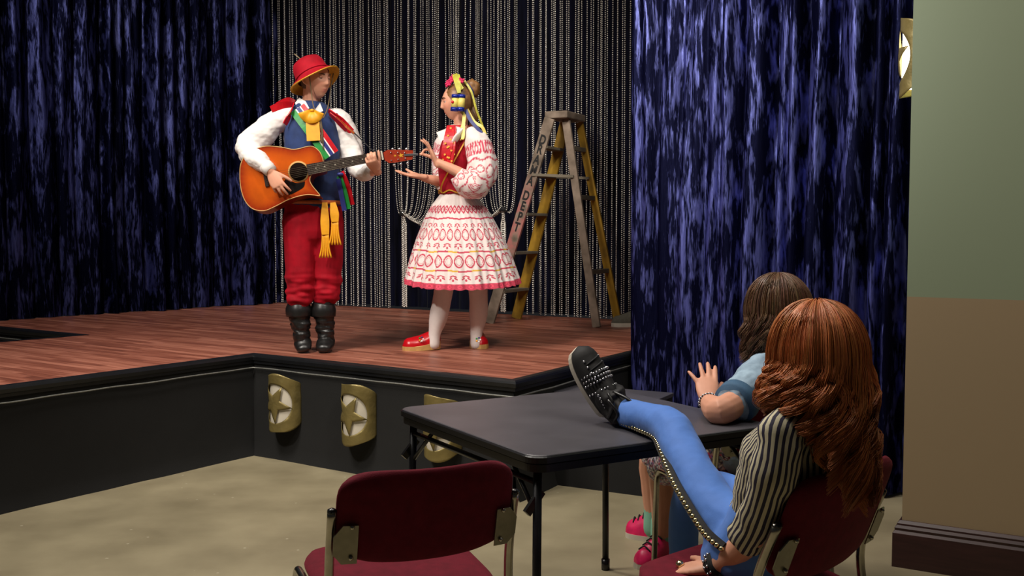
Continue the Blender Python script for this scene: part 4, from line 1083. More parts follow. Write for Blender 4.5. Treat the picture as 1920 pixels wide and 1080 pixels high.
for i in range(1, 19):
    t = 1 - (1 - 2 ** (-i / 12)) * .645 / L_ ; 
    if t < 0: break
    p = nk0.lerp(nk1, t); wd = .031 + (.0245 - .031) * t
    bm = bmesh.new(); beam(bm, p + Gu * wd + Gn * .0045, p - Gu * wd + Gn * .0045, .0022, .002, up=Gn); obj('fret', bm, M['chrome'], fb, smooth=False)
    if i in (3, 5, 7, 9, 12, 15):
        bm = bmesh.new(); disc(bm, p - Gx * .012 + Gn * .0045, Gn, .0035, 10, .001); obj('inlay', bm, M['rubber'], fb, smooth=False)
bm = bmesh.new(); beam(bm, nk1 + Gu * .025 + Gn * .004, nk1 - Gu * .025 + Gn * .004, .009, .01, up=Gn); obj('nut', bm, M['rubber'], gt, smooth=False)
hsd = [(719, 286), (726, 281.5), (740, 281), (757, 281.5), (774, 282), (775, 290), (773, 299), (757, 302), (740, 305), (730, 306), (721, 300)]
bm = bmesh.new(); A = [bm.verts.new(gp(*p, .006)) for p in hsd]; B = [bm.verts.new(v.co - Gn * .015) for v in A]
bm.faces.new(A); bm.faces.new(B[::-1])
for i in range(len(A)): bm.faces.new((A[i - 1], A[i], B[i], B[i - 1]))
hd = obj('headstock', bm, mat('headstock_wood', S(150, 44, 18), .35, var=.25, scale=20, bump=.02, coat=.3), gt, smooth=False)
for i in range(3):
    for pu, pt in (((733 + 13 * i, 286 + .3 * i), (736 + 13 * i, 279.5)), ((734 + 13 * i, 301 - 2 * i), (739 + 12.5 * i, 309.5 - 1.6 * i))):
        bm = bmesh.new(); loft(bm, [gp(*pu, .004), gp(*pu, .017)], [.0045, .003], 10, k=1, round_caps=False); tn_ = obj('tuner', bm, M['crystal'], hd)
        bm = bmesh.new(); ball(bm, gp(*pt, -.002), (.008, .006, .008), 10, 8); obj('tuner_button', bm, M['crystal'], tn_)
for q, (cx, cy, r) in enumerate(((752, 291.5, .015), (741, 292, .008))):
    bm = bmesh.new(); pc = gp(cx, cy, .0075); A = []
    for i in range(10):
        a = math.pi * i / 5 + .3; rr = r if i % 2 == 0 else r * .4; A.append(bm.verts.new(pc + Gx * math.cos(a) * rr * 1.2 + Gu * math.sin(a) * rr))
    bm.faces.new(A); obj('star_inlay', bm, M['gold_trim'], hd, smooth=False)
bm = bmesh.new(); beam(bm, gp(758, 291, .01), gp(784, 289.5, .012), .012, .003, up=Gn, bev=.001); obj('metal_clip', bm, M['crystal'], hd, smooth=False)
for i in range(6):
    u = (i - 2.5) / 2.5; a = gp(500, 335.5, .016) + Gu * u * .028; b = nk1 + Gn * .010 + Gu * u * .019
    bm = bmesh.new(); tube(bm, [a, b], .0007, 4, 1); obj('string', bm, M['zinc'], gt)
ribbon('strap', [b1(630, 213, -.02), b1(655, 240, .0), b1(684, 268, -.03), b1(700, 283, -.12), b1(716, 292, -.23)], .02, M['black'], gt, across=(-.6, -.2, .7), th=.003)
# ------------------------------------------------------------------ girl in the embroidered skirt
D2 = 6.19
def b2(x, y, d=0): return at(x, y, D2 + d)
p2 = thing('person', 'person in embroidered white skirt, red bodice and hair ribbons gesturing on stage', 'person', (b2(860, 655).x, D2, ZS))
f2 = V((-.87, -.5, 0)).normalized(); s2 = V((-f2.y, f2.x, 0)) * -1      # s2: toward her left, near side
s2 = V((.5, -.87, 0)).normalized()
bm = bmesh.new()
X2 = head_shape(bm, b2(857, 192), (-.985, -.13, -.10), (-.08, 0, 1), .95)
loft(bm, [b2(864, 205, .0), b2(864, 232, .0), b2(864, 252, .0)], [.045, .043, .055], 14, k=3)
loft(bm, [b2(865, 248), b2(858, 285), b2(856, 330), b2(858, 372)], [(.10, .055), (.115, .08), (.09, .075), (.11, .09)], 16, side=s2)
NA = [b2(893, 262, -.10), b2(905, 300, -.14), b2(898, 342, -.18), b2(858, 322, -.21), b2(820, 304, -.22)]
FA = [b2(838, 262, .12), b2(832, 300, .13), b2(838, 340, .10), b2(815, 338, .03), b2(793, 333, -.02)]
loft(bm, NA, [.04, .038, .037, .033, .023], 12); loft(bm, FA, [.04, .038, .037, .031, .022], 12)
hand(bm, b2(817, 302, -.22), (-.42, -.05, .9), (-.88, -.10, -.40), True, [(58, 52, 22), (10, 14, 10), (4, 8, 6), (-4, 4, 4)], spread=(8, 2, -6, -14), size=.88, thumb=(18, 58, 26), wristr=.024)
hand(bm, b2(789, 331, -.03), (-.97, -.1, .12), (.10, -.15, 1), False, [(6, 8, 6)] * 4, spread=(6, 1, -4, -10), size=.9, thumb=(35, 10, 15), wristr=.024)
for pts in ([b2(838, 500, -.05), b2(829, 560, -.05), b2(820, 610, -.05), b2(815, 640, -.05)], [b2(893, 500, .03), b2(897, 560, .03), b2(895, 610, .03), b2(894, 640, .03)]):
    loft(bm, pts, [.06, .045, .03, .02], 12)
loft(bm, [b2(862, 380), b2(864, 440)], [(.12, .1), (.13, .1)], 14, side=s2, k=2)
for a, b in ((b2(850, 430, -.05), b2(838, 505, -.05)), (b2(882, 430, .03), b2(893, 505, .03))): loft(bm, [a, b], [.075, .06], 12, k=1)
o = remesh('body', bm, .0042, M['skin'], p2, 2, fac=.4); skin_color(o.data, [X2]); face_parts(X2, o, .55, gaze=-.001)
# hair with bun
bm = bmesh.new(); R2 = X2.to_3x3().normalized()
ball(bm, X2 @ V((0, -.016, .014)), (.084, .094, .104), 36, 26, R2)
bmesh.ops.bisect_plane(bm, geom=bm.verts[:] + bm.edges[:] + bm.faces[:], plane_co=X2 @ V((0, .034, .0)), plane_no=R2 @ V((0, 1, -.62)), clear_outer=True)
hr = obj('hair', bm, M['straw'], p2, recalc=False); wrinkle(hr.data, .004, 30, (1, 1, 3))
bm = bmesh.new(); bc = b2(886, 166, .0); ball(bm, bc, (.048, .05, .056), 24, 18); bo = obj('bun', bm, M['straw'], hr); wrinkle(bo.data, .008, 26, (2, 1, 1))
bm = bmesh.new(); loft(bm, [b2(880, 195, .03), b2(888, 215, .0), b2(886, 240, -.02)], [.035, .03, .018], 12); obj('ponytail', bm, M['straw'], hr)
# stockings
for i, pts in enumerate(([b2(838, 500, -.05), b2(830, 555, -.05), b2(822, 595, -.05), b2(815, 625, -.05), b2(813, 645, -.05)], [b2(893, 500, .03), b2(897, 555, .03), b2(897, 590, .03), b2(893, 625, .03), b2(893, 645, .02)])):
    bm = bmesh.new(); loft(bm, pts, [.068, .057, .056, .037, .036], 18); obj('stocking', bm, M['stocking'], p2)
# clogs
h = onz(826, 655, ZS); t_ = onz(761, 661, ZS); t_.y = h.y - .05
cg = shoe(frame(V((h.x, h.y, ZS)), t_ - V((h.x, h.y, ZS)), (0, 0, 1)), .235, .095, p2, M['red_gloss'], M['wood_sole'], hi=.075, sole=.026, toe=.052, heel=.03, name='clog')
h = onz(892, 651, ZS); dr_ = V((.18, -1, 0)); 
cg2 = shoe(frame(V((h.x - .005, h.y + .13, ZS)), dr_, (0, 0, 1)), .24, .1, p2, M['red_gloss'], M['wood_sole'], hi=.075, sole=.028, toe=.055, heel=.03, name='clog')
for c_, q in ((b2(790, 636, -.1), cg), (b2(897, 637, -.17), cg2)):
    for i in range(5):
        bm = bmesh.new(); a = i * 1.256; ball(bm, c_ + V((.012 * math.cos(a), -.004, .012 * math.sin(a))), (.006, .004, .006), 8, 6); obj('flower_motif', bm, M[('white', 'navy', 'green', 'yellow', 'white')[i]], q)
# skirt
Wt = S(236, 222, 218); Rd = S(200, 64, 88); Gd = S(226, 176, 60)
fr_ = lambda x: x - math.floor(x)
def sprig(u, v, n, vc, h):
    x = (fr_(u * n) - .5) * 2; y = (v - vc) / h
    for lx, ly, an in ((-.45, .1, .6), (.45, .1, -.6), (-.3, -.55, .9), (.3, -.55, -.9), (0, .6, 0)):
        dx, dy = x - lx, y - ly; c, s_ = math.cos(an), math.sin(an); a = dx * c + dy * s_; b = -dx * s_ + dy * c
        if (a / .16) ** 2 + (b / .42) ** 2 < 1: return True
    return False
def oval(u, v, n, vc, h):
    x = (fr_(u * n) - .5) / .46; y = (v - vc) / h; r = (abs(x) ** 1.7 + abs(y) ** 1.7) ** .59
    if .74 < r < 1.0: return 1
    if .5 < r < .6: return .5
    return 0
def skirt_col(u, v):
    w = .006 * math.sin(u * 60)
    if v > .945:
        x = (fr_(u * 34) - .5) * 2; y = (v - .972) / .027; r = math.hypot(x, y)
        return Rd if (r > .45 and r < 1.05) or r < .22 or v > .988 else scl(Rd, 1.6)
    if .135 < v < .225:
        x = (fr_(u * 44) - .5) * 2; y = (v - .18) / .042; r = math.hypot(x, y * 1.0)
        return Rd if (.5 < r < .95) or r < .25 or abs(abs(x) + abs(y) - 1.1) < .16 else Wt
    for vc, c in ((.275, 1), (.62, 2), (.815, 2)):
        if abs(v - vc - w) < .0085: return Rd if c == 1 or fr_(u * 14) > .45 else Gd
    if .325 < v < .375 and sprig(u, v, 30, .35, .028): return Rd
    k = oval(u, v, 34, .445, .065)
    if k: return Rd if k == 1 else scl(Wt, .8) if fr_(u * 300) > .5 else Rd
    if .52 < v < .595 and sprig(u, v, 26, .56, .034): return Rd
    k = oval(u, v, 30, .72, .068)
    if k: return Rd if k == 1 else scl(Wt, .8) if fr_(u * 300) > .5 else Rd
    if .85 < v < .93 and sprig(u, v, 28, .89, .036): return Rd
    return Wt
NU, NV = 640, 180; vs = []; cs = []; fs = []
prof = [(0, .098), (.06, .125), (.15, .165), (.3, .212), (.5, .262), (.75, .312), (1, .352)]
def rad(v):
    for (a, ra), (b, rb_) in zip(prof[:-1], prof[1:]):
        if v <= b: return ra + (rb_ - ra) * (v - a) / (b - a)
    return prof[-1][1]
cw = b2(857, 362); ch = b2(868, 528)
for j in range(NV + 1):
    v = j / NV; c = cw.lerp(ch, v)
    for i in range(NU):
        u = i / NU; a = 2 * math.pi * u
        pl = (.030 * math.sin(a * 19 + 1.3 * math.sin(a * 3)) + .014 * math.sin(a * 41 + v * 2)) * (.25 + .75 * v)
        r = rad(v) * (1 + pl); z = c.z - .018 * v * math.sin(-a) * 0 + (-.03 * v * max(0, -math.sin(a)) )
        if v > .97: z -= .006 * abs(math.sin(u * 34 * math.pi))
        vs.append((c.x + math.cos(a) * r * 1.0, c.y + math.sin(a) * r * .92, z)); cs.append(list(skirt_col(u, v)[:3]) + [1])
for j in range(NV):
    for i in range(NU):
        i2 = (i + 1) % NU; fs.append((j * NU + i, j * NU + i2, (j + 1) * NU + i2, (j + 1) * NU + i))
me = bpy.data.meshes.new('skirt'); me.from_pydata(vs, [], fs); a_ = me.color_attributes.new('col', 'FLOAT_COLOR', 'POINT'); a_.data.foreach_set('color', np.array(cs, 'f').ravel())
link('skirt', me, M['attr'], p2)
# bodice
bm = bmesh.new(); loft(bm, [b2(866, 250), b2(860, 280), b2(855, 315), b2(855, 345), b2(857, 362)], [(.105, .075), (.122, .112), (.118, .108), (.102, .098), (.112, .106)], 24, side=s2, round_caps=False)
bd = remesh('bodice', bm, .006, M['dark_red'], p2, 3, wr=dict(amp=.004, freq=10))
bm = bmesh.new(); pts = []
for i in range(41):
    a = 2 * math.pi * i / 40; pts.append(b2(857, 362) + s2 * math.cos(a) * .116 + s2.cross(V((0, 0, 1))) * math.sin(a) * .110 + V((0, 0, .006 + .008 * math.cos(a * 7))))
tube(bm, pts, .0045, 6, 1); obj('gold_edge', bm, M['gold_trim'], bd)
ribbon('bodice_edge', [b2(872, 265, -.115), b2(846, 312, -.135), b2(829, 345, -.10), b2(827, 360, -.08)], .008, M['gold_trim'], bd, across=(1, 0, .3))
ribbon('armhole_braid', [b2(888, 243, -.11), b2(874, 262, -.135), b2(870, 290, -.13)], .008, M['dark_red'], bd, across=(1, 0, .3))
# blouse: puffed sleeves with printed bands, collar
def puff(name, pts, rad_, n=90, sd=3):
    bm = bmesh.new(); k = 14; rings = loft(bm, pts, rad_, n, k=k, cap=True, round_caps=False); me = bpy.data.meshes.new(name)
    idx = {}; m_ = len(rings)
    for i, rg_ in enumerate(rings):
        for j, v_ in enumerate(rg_): idx[v_] = (j / n, i / (m_ - 1))
    cl_ = []
    for v_ in bm.verts:
        u, t = idx[v_]; w = .012 * math.sin(u * 40)
        c = Wt
        if .20 < t < .32:
            q = (t - .26) / .06; x = (fr_(u * 16) - .5) * 2
            if abs(abs(x) - .5 - .4 * q) < .22 or abs(abs(x) + .4 * q - .5) < .14: c = Rd
        for tc_ in (.36, .56, .80):
            if abs(t - tc_ - w) < .009: c = Rd
        if .40 < t < .54 and oval(u, t, 9, .47, .06) == 1: c = Rd
        if .60 < t < .78:
            q = (t - .69) / .08; x = (fr_(u * 9) - .5) * 2
            if abs(abs(x) + abs(q) - .9) < .14 or abs(abs(x) + abs(q) - .45) < .1: c = Rd
        if t > .84 and oval(u, t, 8, .91, .06): c = Rd
        cl_.append(list(c[:3]) + [1])
    bmesh.ops.recalc_face_normals(bm, faces=bm.faces[:]); bm.to_mesh(me); bm.free()
    at_ = me.color_attributes.new('col', 'FLOAT_COLOR', 'POINT'); at_.data.foreach_set('color', np.array(cl_, 'f').ravel())
    wrinkle(me, .013, 13, (1, 1, .8), sd); return link(name, me, M['attr'], p2)
puff('sleeve', [b2(884, 246, -.08), b2(896, 268, -.12), b2(902, 300, -.15), b2(903, 330, -.17), b2(886, 347, -.19), b2(868, 338, -.205), b2(856, 326, -.21)], [.04, .075, .088, .09, .085, .072, .05])
puff('sleeve', [b2(842, 252, .1), b2(836, 270, .13), b2(832, 300, .14), b2(834, 325, .12), b2(832, 340, .09), b2(824, 339, .05)], [.04, .065, .075, .075, .062, .045], sd=8)
bm = bmesh.new(); loft(bm, [b2(865, 238), b2(863, 246), b2(862, 256)], [(.06, .055), (.10, .085), (.125, .11)], 36, side=s2, k=3, cap=False, warp=lambda t, a: 1 + .05 * t * math.sin(a * 9))
cl_ = obj('collar', bm, M['white'], p2); cl_.modifiers.new('t', 'SOLIDIFY').thickness = .004
plate('collar_flap', [b2(840, 240, -.06), b2(818, 248, -.10), b2(826, 266, -.12), b2(842, 254, -.11)], M['white'], p2)
bm = bmesh.new(); loft(bm, [b2(866, 246, -.11), b2(858, 256, -.13), b2(850, 266, -.14)], [(.03, .012), (.038, .014), (.02, .01)], 14, side=(.5, 0, .8)); obj('collar_flap', bm, M['white'], p2)
# dotted scarf
for k_, (pts, ws) in enumerate((([b2(846, 236, -.085), b2(842, 262, -.135), b2(837, 290, -.14), b2(836, 306, -.13)], [.05, .065, .06, .03]), ([b2(850, 240, -.095), b2(848, 268, -.14), b2(845, 296, -.145), b2(842, 318, -.14)], [.035, .045, .04, .02]))):
    sf = ribbon('scarf', pts, .05, M['red_sat'], p2, across=(.9, -.3, 0), th=.014, widths=ws, label='red scarf with gold dots')
    P_ = catmull(pts, 4)
    for i in range(1, 11):
        bm = bmesh.new(); c = P_[i] + V((((i * 7) % 5 - 2) * .009, -.011, 0)); disc(bm, c, (-.15, -1, .1), .0062, 10, .002); obj('dot', bm, M['gold_trim'], sf, smooth=False)
bm = bmesh.new(); pts = [b2(864, 240) + s2 * math.cos(a) * .062 + s2.cross(V((0, 0, 1))) * math.sin(a) * .064 for a in [2 * math.pi * i / 24 for i in range(25)]]
tube(bm, pts, .012, 8, 1); obj('scarf_band', bm, M['red_sat'], p2)
bm = bmesh.new(); ball(bm, b2(846, 309, -.15), (.012, .008, .012)); obj('brooch', bm, M['gold_trim'], p2)
# head dress: paper roses, bow, two blue and yellow rolls, ribbons
for q, (x, y, d) in enumerate(((846, 150, -.03), (840, 157, -.05), (864, 152, -.07), (850, 146, .02))):
    bm = bmesh.new()
    for i in range(9):
        a = i * 2.4; rr = .004 + .0018 * i; ball(bm, b2(x, y, d) + V((math.cos(a) * rr, -.004 * (i % 3), math.sin(a) * rr)), (.008, .007, .008), 8, 6)
    obj('rose', bm, mat('pink_rose', S(222, 34, 96), .6, var=.3, scale=60, bump=.2) if q == 0 else bpy.data.materials['pink_rose'], p2)
M['chart'] = mat('yellow_green_ribbon', S(196, 190, 70), .45, var=.25, scale=30, bump=.15)
M['pale_yel'] = mat('pale_yellow_ribbon', S(232, 212, 110), .45, var=.15, scale=30, bump=.1)
M['royal'] = mat('royal_blue_foil', S(24, 44, 150), .3, .2, var=.3, scale=30, bump=.2)
ribbon('hair_bow', [b2(857, 141, -.03), b2(857, 150, -.07), b2(861, 175, -.11)], .045, M['chart'], p2, across=(1, 0, 0), th=.012, widths=[.03, .042, .02])
ribbon('hair_bow', [b2(853, 140, -.02), b2(856, 152, -.075), b2(866, 168, -.09)], .03, M['chart'], p2, across=(1, 0, .4), th=.01)
for q, x in enumerate((852, 864)):
    bm = bmesh.new(); loft(bm, [b2(x + 2, 182, -.115), b2(x, 204, -.115)], [.021, .021], 18, k=1, round_caps=False); rl = obj('hair_roll', bm, M['pale_yel'], p2, label='yellow and blue hair ornament roll')
    for ya, yb in ((177.5, 184), (201.5, 208.5)):
        bm = bmesh.new(); loft(bm, [b2(x + (2 if ya < 190 else 0), ya, -.115), b2(x + (1.6 if ya < 190 else -.6), yb, -.115)], [.0225, .0225], 18, k=1, round_caps=False); obj('end_band', bm, M['royal'], rl)
bm = bmesh.new(); ball(bm, b2(848.5, 191, -.137), (.009, .004, .009)); obj('red_seal', bm, M['red_sat'], p2)
for pts, m_, wd in (([b2(870, 150, -.05), b2(884, 172, -.07), b2(893, 205, -.07), b2(905, 236, -.05)], 'chart', .012), ([b2(871, 152, -.04), b2(884, 168, -.05), b2(888, 185, -.04)], 'navy', .016),
                    ([b2(873, 206, -.1), b2(882, 225, -.115), b2(893, 238, -.13), b2(903, 250, -.14)], 'navy', .02), ([b2(872, 208, -.09), b2(869, 232, -.12), b2(868, 258, -.15), b2(863, 262, -.16)], 'pale_yel', .022),
                    ([b2(876, 205, -.08), b2(889, 228, -.1), b2(904, 238, -.12), b2(910, 252, -.12)], 'pale_yel', .018), ([b2(866, 206, -.09), b2(871, 222, -.1), b2(866, 240, -.12)], 'pale_yel', .02)):
    ribbon('hair_ribbon', pts, wd, M[m_], p2, across=(.9, -.2, .3), th=.003)

# the shoe peeking from behind the near curtain
h = onz(1212, 612, ZS); u = thing('sneaker', 'pale canvas sneaker peeking out from behind the blue velvet curtain', 'shoe', (h.x, h.y, ZS))
tdir = V((-1, -.08, 0))
shoe(frame(V((h.x, h.y, ZS)), tdir, (0, 0, 1)), .27, .1, u, mat('grey_canvas', S(96, 92, 80), .85, var=.2, scale=60, bump=.2), M['rubber'], hi=.1, sole=.03, toe=.055, name='upper')
# ------------------------------------------------------------------ red-haired girl in the striped jacket
def mat_stripe():
    m = mat('striped_cotton', S(205, 196, 165), .8, var=.1, scale=30, bump=.15, bscale=240)
    nt = m.node_tree; N = nt.nodes; L = nt.links; b = N['Principled BSDF']
    tc = N.new('ShaderNodeTexCoord'); sx = N.new('ShaderNodeSeparateXYZ'); L.new(tc.outputs['UV'], sx.inputs[0])
    fr = N.new('ShaderNodeMath'); fr.operation = 'FRACT'; L.new(sx.outputs[0], fr.inputs[0])
    g = N.new('ShaderNodeMath'); g.operation = 'GREATER_THAN'; g.inputs[1].default_value = .52; L.new(fr.outputs[0], g.inputs[0])
    mx = N.new('ShaderNodeMix'); mx.data_type = 'RGBA'; L.new(g.outputs[0], mx.inputs[0])
    src = b.inputs['Base Color'].links[0].from_socket; L.new(src, mx.inputs[6]); mx.inputs[7].default_value = S(34, 28, 52)
    L.new(mx.outputs[2], b.inputs['Base Color']); return m
M['stripe'] = mat_stripe()
p3 = thing('person', 'person with long red hair in a striped jacket, one foot up on the card table', 'person', (.57, 2.5, 0))
F3 = V((-.57, .82, 0)).normalized(); S3 = V((-.82, -.57, 0)).normalized()       # S3 toward the person's left
hipc = V((.63, 2.46, .545)); neck = V((.682, 2.265, .905))
up3 = (neck - hipc).normalized()
hd3 = at(1527, 668, 2.27)
LL_ = [at(1410, 1012, 2.45), at(1346, 962, 2.55), at(1308, 902, 2.65), at(1281, 846, 2.76), at(1261, 803, 2.86), at(1225, 787, 2.97), at(1190, 778, 3.07), at(1152, 767, 3.19)]
RL_ = [at(1475, 990, 2.53), at(1390, 945, 2.70), at(1308, 918, 2.86), at(1284, 960, 2.90), at(1282, 1020, 2.92), at(1280, 1090, 2.94)]
ft = V((RL_[-1].x, RL_[-1].y + .02, .09)); RL_.append(ft)
AL = [at(1466, 818, 2.19), at(1452, 885, 2.18), at(1424, 985, 2.25), at(1384, 1032, 2.36), at(1340, 1064, 2.44)]
AR = [neck - S3 * .12 - V((0, 0, .05)) + F3 * .02, neck - S3 * .15 - V((0, 0, .15)) + F3 * .07, neck - S3 * .16 - V((0, 0, .25)) + F3 * .12, hipc - S3 * .19 + F3 * .04 + V((0, 0, .07))]
bm = bmesh.new()
X3 = head_shape(bm, hd3, (-.5, .84, .0), (0, -.1, 1), .98)
loft(bm, [hd3 - V((0, -.0, .06)), neck + V((0, 0, .03)), neck - V((0, 0, .02))], [.052, .05, .06], 14, k=2)
loft(bm, [neck - up3 * .02, neck - up3 * .12, neck - up3 * .3, hipc], [(.10, .05), (.11, .075), (.09, .075), (.12, .085)], 16, side=S3)
loft(bm, AL, [.036, .034, .034, .032, .025], 12); loft(bm, AR, [.044, .041, .036, .026], 12)
hand(bm, AL[-1], (at(1262, 1066, 2.52) - AL[-1]), (.05, .1, -1), True, [(10, 14, 8), (8, 14, 8), (8, 12, 8), (6, 12, 8)], spread=(8, 2, -5, -13), size=.96, thumb=(30, -8, 10))
hand(bm, AR[-1], F3 - V((0, 0, .5)), -S3 * -1, False, [(10, 14, 8)] * 4, size=.96)
loft(bm, LL_, [.075, .062, .055, .05, .047, .042, .04, .032], 14); loft(bm, RL_, [.075, .06, .046, .036, .034, .03, .028], 14)
o = remesh('body', bm, .0045, M['skin'], p3, 2, fac=.4); skin_color(o.data, [X3]); face_parts(X3, o)
# trousers
bm = bmesh.new()
loft(bm, [hipc + up3 * .09, hipc + up3 * .0, hipc - up3 * .04 + F3 * .05], [(.135, .105), (.155, .115), (.14, .09)], 18, side=S3)
loft(bm, LL_, [.088, .068, .061, .056, .055, .047, .046, .04], 18); loft(bm, RL_, [.09, .072, .056, .046, .044, .04, .038], 18)
remesh('trousers', bm, .006, M['blue_pants'], p3, 8, wr=[dict(amp=.004, freq=10, aniso=(1.2, .7, 1.2), seed=4), dict(amp=.0012, freq=34, seed=9)])
# studded black stripe on the outer seam
seam = [(1164, 788, 3.10), (1195, 801, 3.00), (1226, 816, 2.90), (1238, 838, 2.80), (1249, 866, 2.72), (1262, 897, 2.63), (1280, 930, 2.55), (1303, 968, 2.47), (1326, 1000, 2.41), (1356, 1026, 2.36)]
sp_ = [at(*q) for q in seam]
st_ = ribbon('studded_stripe', sp_, .024, M['black'], p3, across=(.6, -.2, .5), th=.006, label='black stripe with metal studs')
P_ = catmull(sp_, 14); acc = 0; bmS = bmesh.new()
for a, b in zip(P_[:-1], P_[1:]):
    acc += (b - a).length
    if acc > .0135:
        acc = 0; bm = bmesh.new(); ball(bm, b + V((-.003, -.010, -.004)), (.0066, .006, .0066), 8, 6); obj('stud', bm, M['stud'], st_)
# jacket
bm = bmesh.new()
loft(bm, [neck + up3 * .01, neck - up3 * .035, neck - up3 * .12, neck - up3 * .24, neck - up3 * .36, hipc + up3 * .06 + F3 * .02], [(.065, .055), (.13, .078), (.15, .112), (.13, .112), (.118, .11), (.125, .118)], 72, side=S3, uv=56, k=7, round_caps=False)
loft(bm, [neck + S3 * .08 - V((0, 0, .035)), AL[0] + V((0, 0, .012)), AL[1], AL[2] + V((0, 0, .02)), AL[2].lerp(AL[3], .55)], [.042, .05, .046, .044, .042], 40, uv=20, k=7, round_caps=False)
loft(bm, [neck - S3 * .10 - V((0, 0, .03)), AR[0], AR[1], AR[2]], [.058, .066, .064, .056], 40, uv=22, k=7, round_caps=False)
jk = obj('jacket', bm, M['stripe'], p3, label='cream jacket with navy stripes')
wrinkle(jk.data, .008, 12, (1, 1, 1), 6); wrinkle(jk.data, .005, 26, (1, 1, 1), 2)
bm = bmesh.new(); loft(bm, [hipc + up3 * .2, hipc + up3 * .1], [(.105, .095), (.118, .108)], 22, side=S3); obj('tank_top', bm, M['black'], p3)
bm = bmesh.new(); loft(bm, [AL[3].lerp(AL[4], .72), AL[4]], [.036, .033], 18, k=1, round_caps=False); bc_ = obj('wristband', bm, M['black'], p3)
axb = (AL[4] - AL[3]).normalized(); ub = axb.cross(V((0, 0, 1))).normalized(); wb = axb.cross(ub)
for r_ in range(2):
    for i in range(14):
        a = i * .449; c = AL[3].lerp(AL[4], .80 + .12 * r_); bm = bmesh.new(); ball(bm, c + ub * math.cos(a) * .036 + wb * math.sin(a) * .036, .0042, 6, 5); obj('stud', bm, M['crystal'], bc_)
bm = bmesh.new(); rg = AL[4] + (at(1262, 1066, 2.52) - AL[4]).normalized() * .105; bmesh.ops.create_icosphere(bm, subdivisions=2, radius=.011, matrix=Matrix.Translation(rg + V((0, -.012, .014)))); obj('ring', bm, M['stud'], p3)
# high-top shoe on the table
hx = at(1140, 792, 3.21); hx.z = max(hx.z, .722); tx_ = at(1080, 657, 3.26); zx = V((.38, -.88, .28))
sh = shoe(frame(hx, tx_ - hx, zx), .246, .09, p3, M['suede'], M['rubber'], hi=.092, sole=.024, toe=.05, name='high_top_shoe')
XS = frame(hx, tx_ - hx, zx)
bm = bmesh.new(); loft(bm, [XS @ V((.055, 0, .05)), XS @ V((.06, 0, .09)), at(1152, 766, 3.17), at(1166, 770, 3.12)], [.043, .042, .044, .045], 18); sf_ = remesh('shaft', bm, .005, M['suede'], sh, 2, wr=dict(amp=.008, freq=25))
for i, (t0, rr, rows_) in enumerate(((.115, .054, 3), (.085, .058, 1))):
    for q in range(rows_):
        for j in range(15):
            a = math.pi * (j + .5) / 15; t = t0 + q * .014
            c = XS @ V((t, math.cos(a) * .046, .03 + math.sin(a) ** .9 * (rr + .018))); bm = bmesh.new(); ball(bm, c, .0038, 6, 5); obj('stud', bm, M['crystal'], sh)
for j in range(8):
    for sgn in (-1, 1):
        if j < 4: bm = bmesh.new(); ball(bm, XS @ V((.19 - j * .022, sgn * .028, .068 + j * .006)), .004, 8, 6); obj('eyelet', bm, M['crystal'], sh)
for j in range(4):
    bm = bmesh.new(); tube(bm, [XS @ V((.19 - j * .022, -.028, .07 + j * .006)), XS @ V((.183 - j * .022, 0, .082 + j * .006)), XS @ V((.176 - j * .022, .028, .07 + j * .006))], .003, 6, 3); obj('lace', bm, M['black'], sh)
for pts in ([(1140, 738, 3.10), (1150, 760, 3.08), (1140, 785, 3.11)], [(1150, 735, 3.12), (1172, 745, 3.08), (1188, 757, 3.06)], [(1140, 750, 3.09), (1158, 775, 3.07), (1150, 790, 3.11)]):
    bm = bmesh.new(); tube(bm, [at(*q) for q in pts], .005, 6, 4); obj('lace', bm, M['leather'], sh)
for i in range(9):
    bm = bmesh.new(); ball(bm, at(1122 + i * 3.2, 742 + i * 5.4, 3.12 + .004 * i), .0045, 6, 5); obj('stud', bm, M['crystal'], sh)
h = V((ft.x + .02, ft.y - .06, 0)); shoe(frame(h, F3 + V((.2, 0, 0)), (0, 0, 1)), .25, .09, p3, M['suede'], M['rubber'], hi=.1, name='high_top_shoe')
# hair
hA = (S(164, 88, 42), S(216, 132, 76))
def len3(a): return .29 if a < 195 else (.13 if a > 255 else .29 - .16 * (a - 195) / 60)
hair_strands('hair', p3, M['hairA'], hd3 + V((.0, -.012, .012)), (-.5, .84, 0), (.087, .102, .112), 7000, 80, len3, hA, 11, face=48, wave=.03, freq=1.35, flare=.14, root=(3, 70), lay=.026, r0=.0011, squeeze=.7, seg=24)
hair_strands('hair_underlayer', p3, M['hairA'], hd3 + V((.0, -.006, .0)), (-.5, .84, 0), (.080, .095, .104), 1500, 60, lambda a: len3(a) * .85, (S(112, 56, 24), S(166, 92, 46)), 12, cap=True, face=48, wave=.012, freq=1.5, flare=.08, root=(3, 60), lay=.012, r0=.003, squeeze=.3)

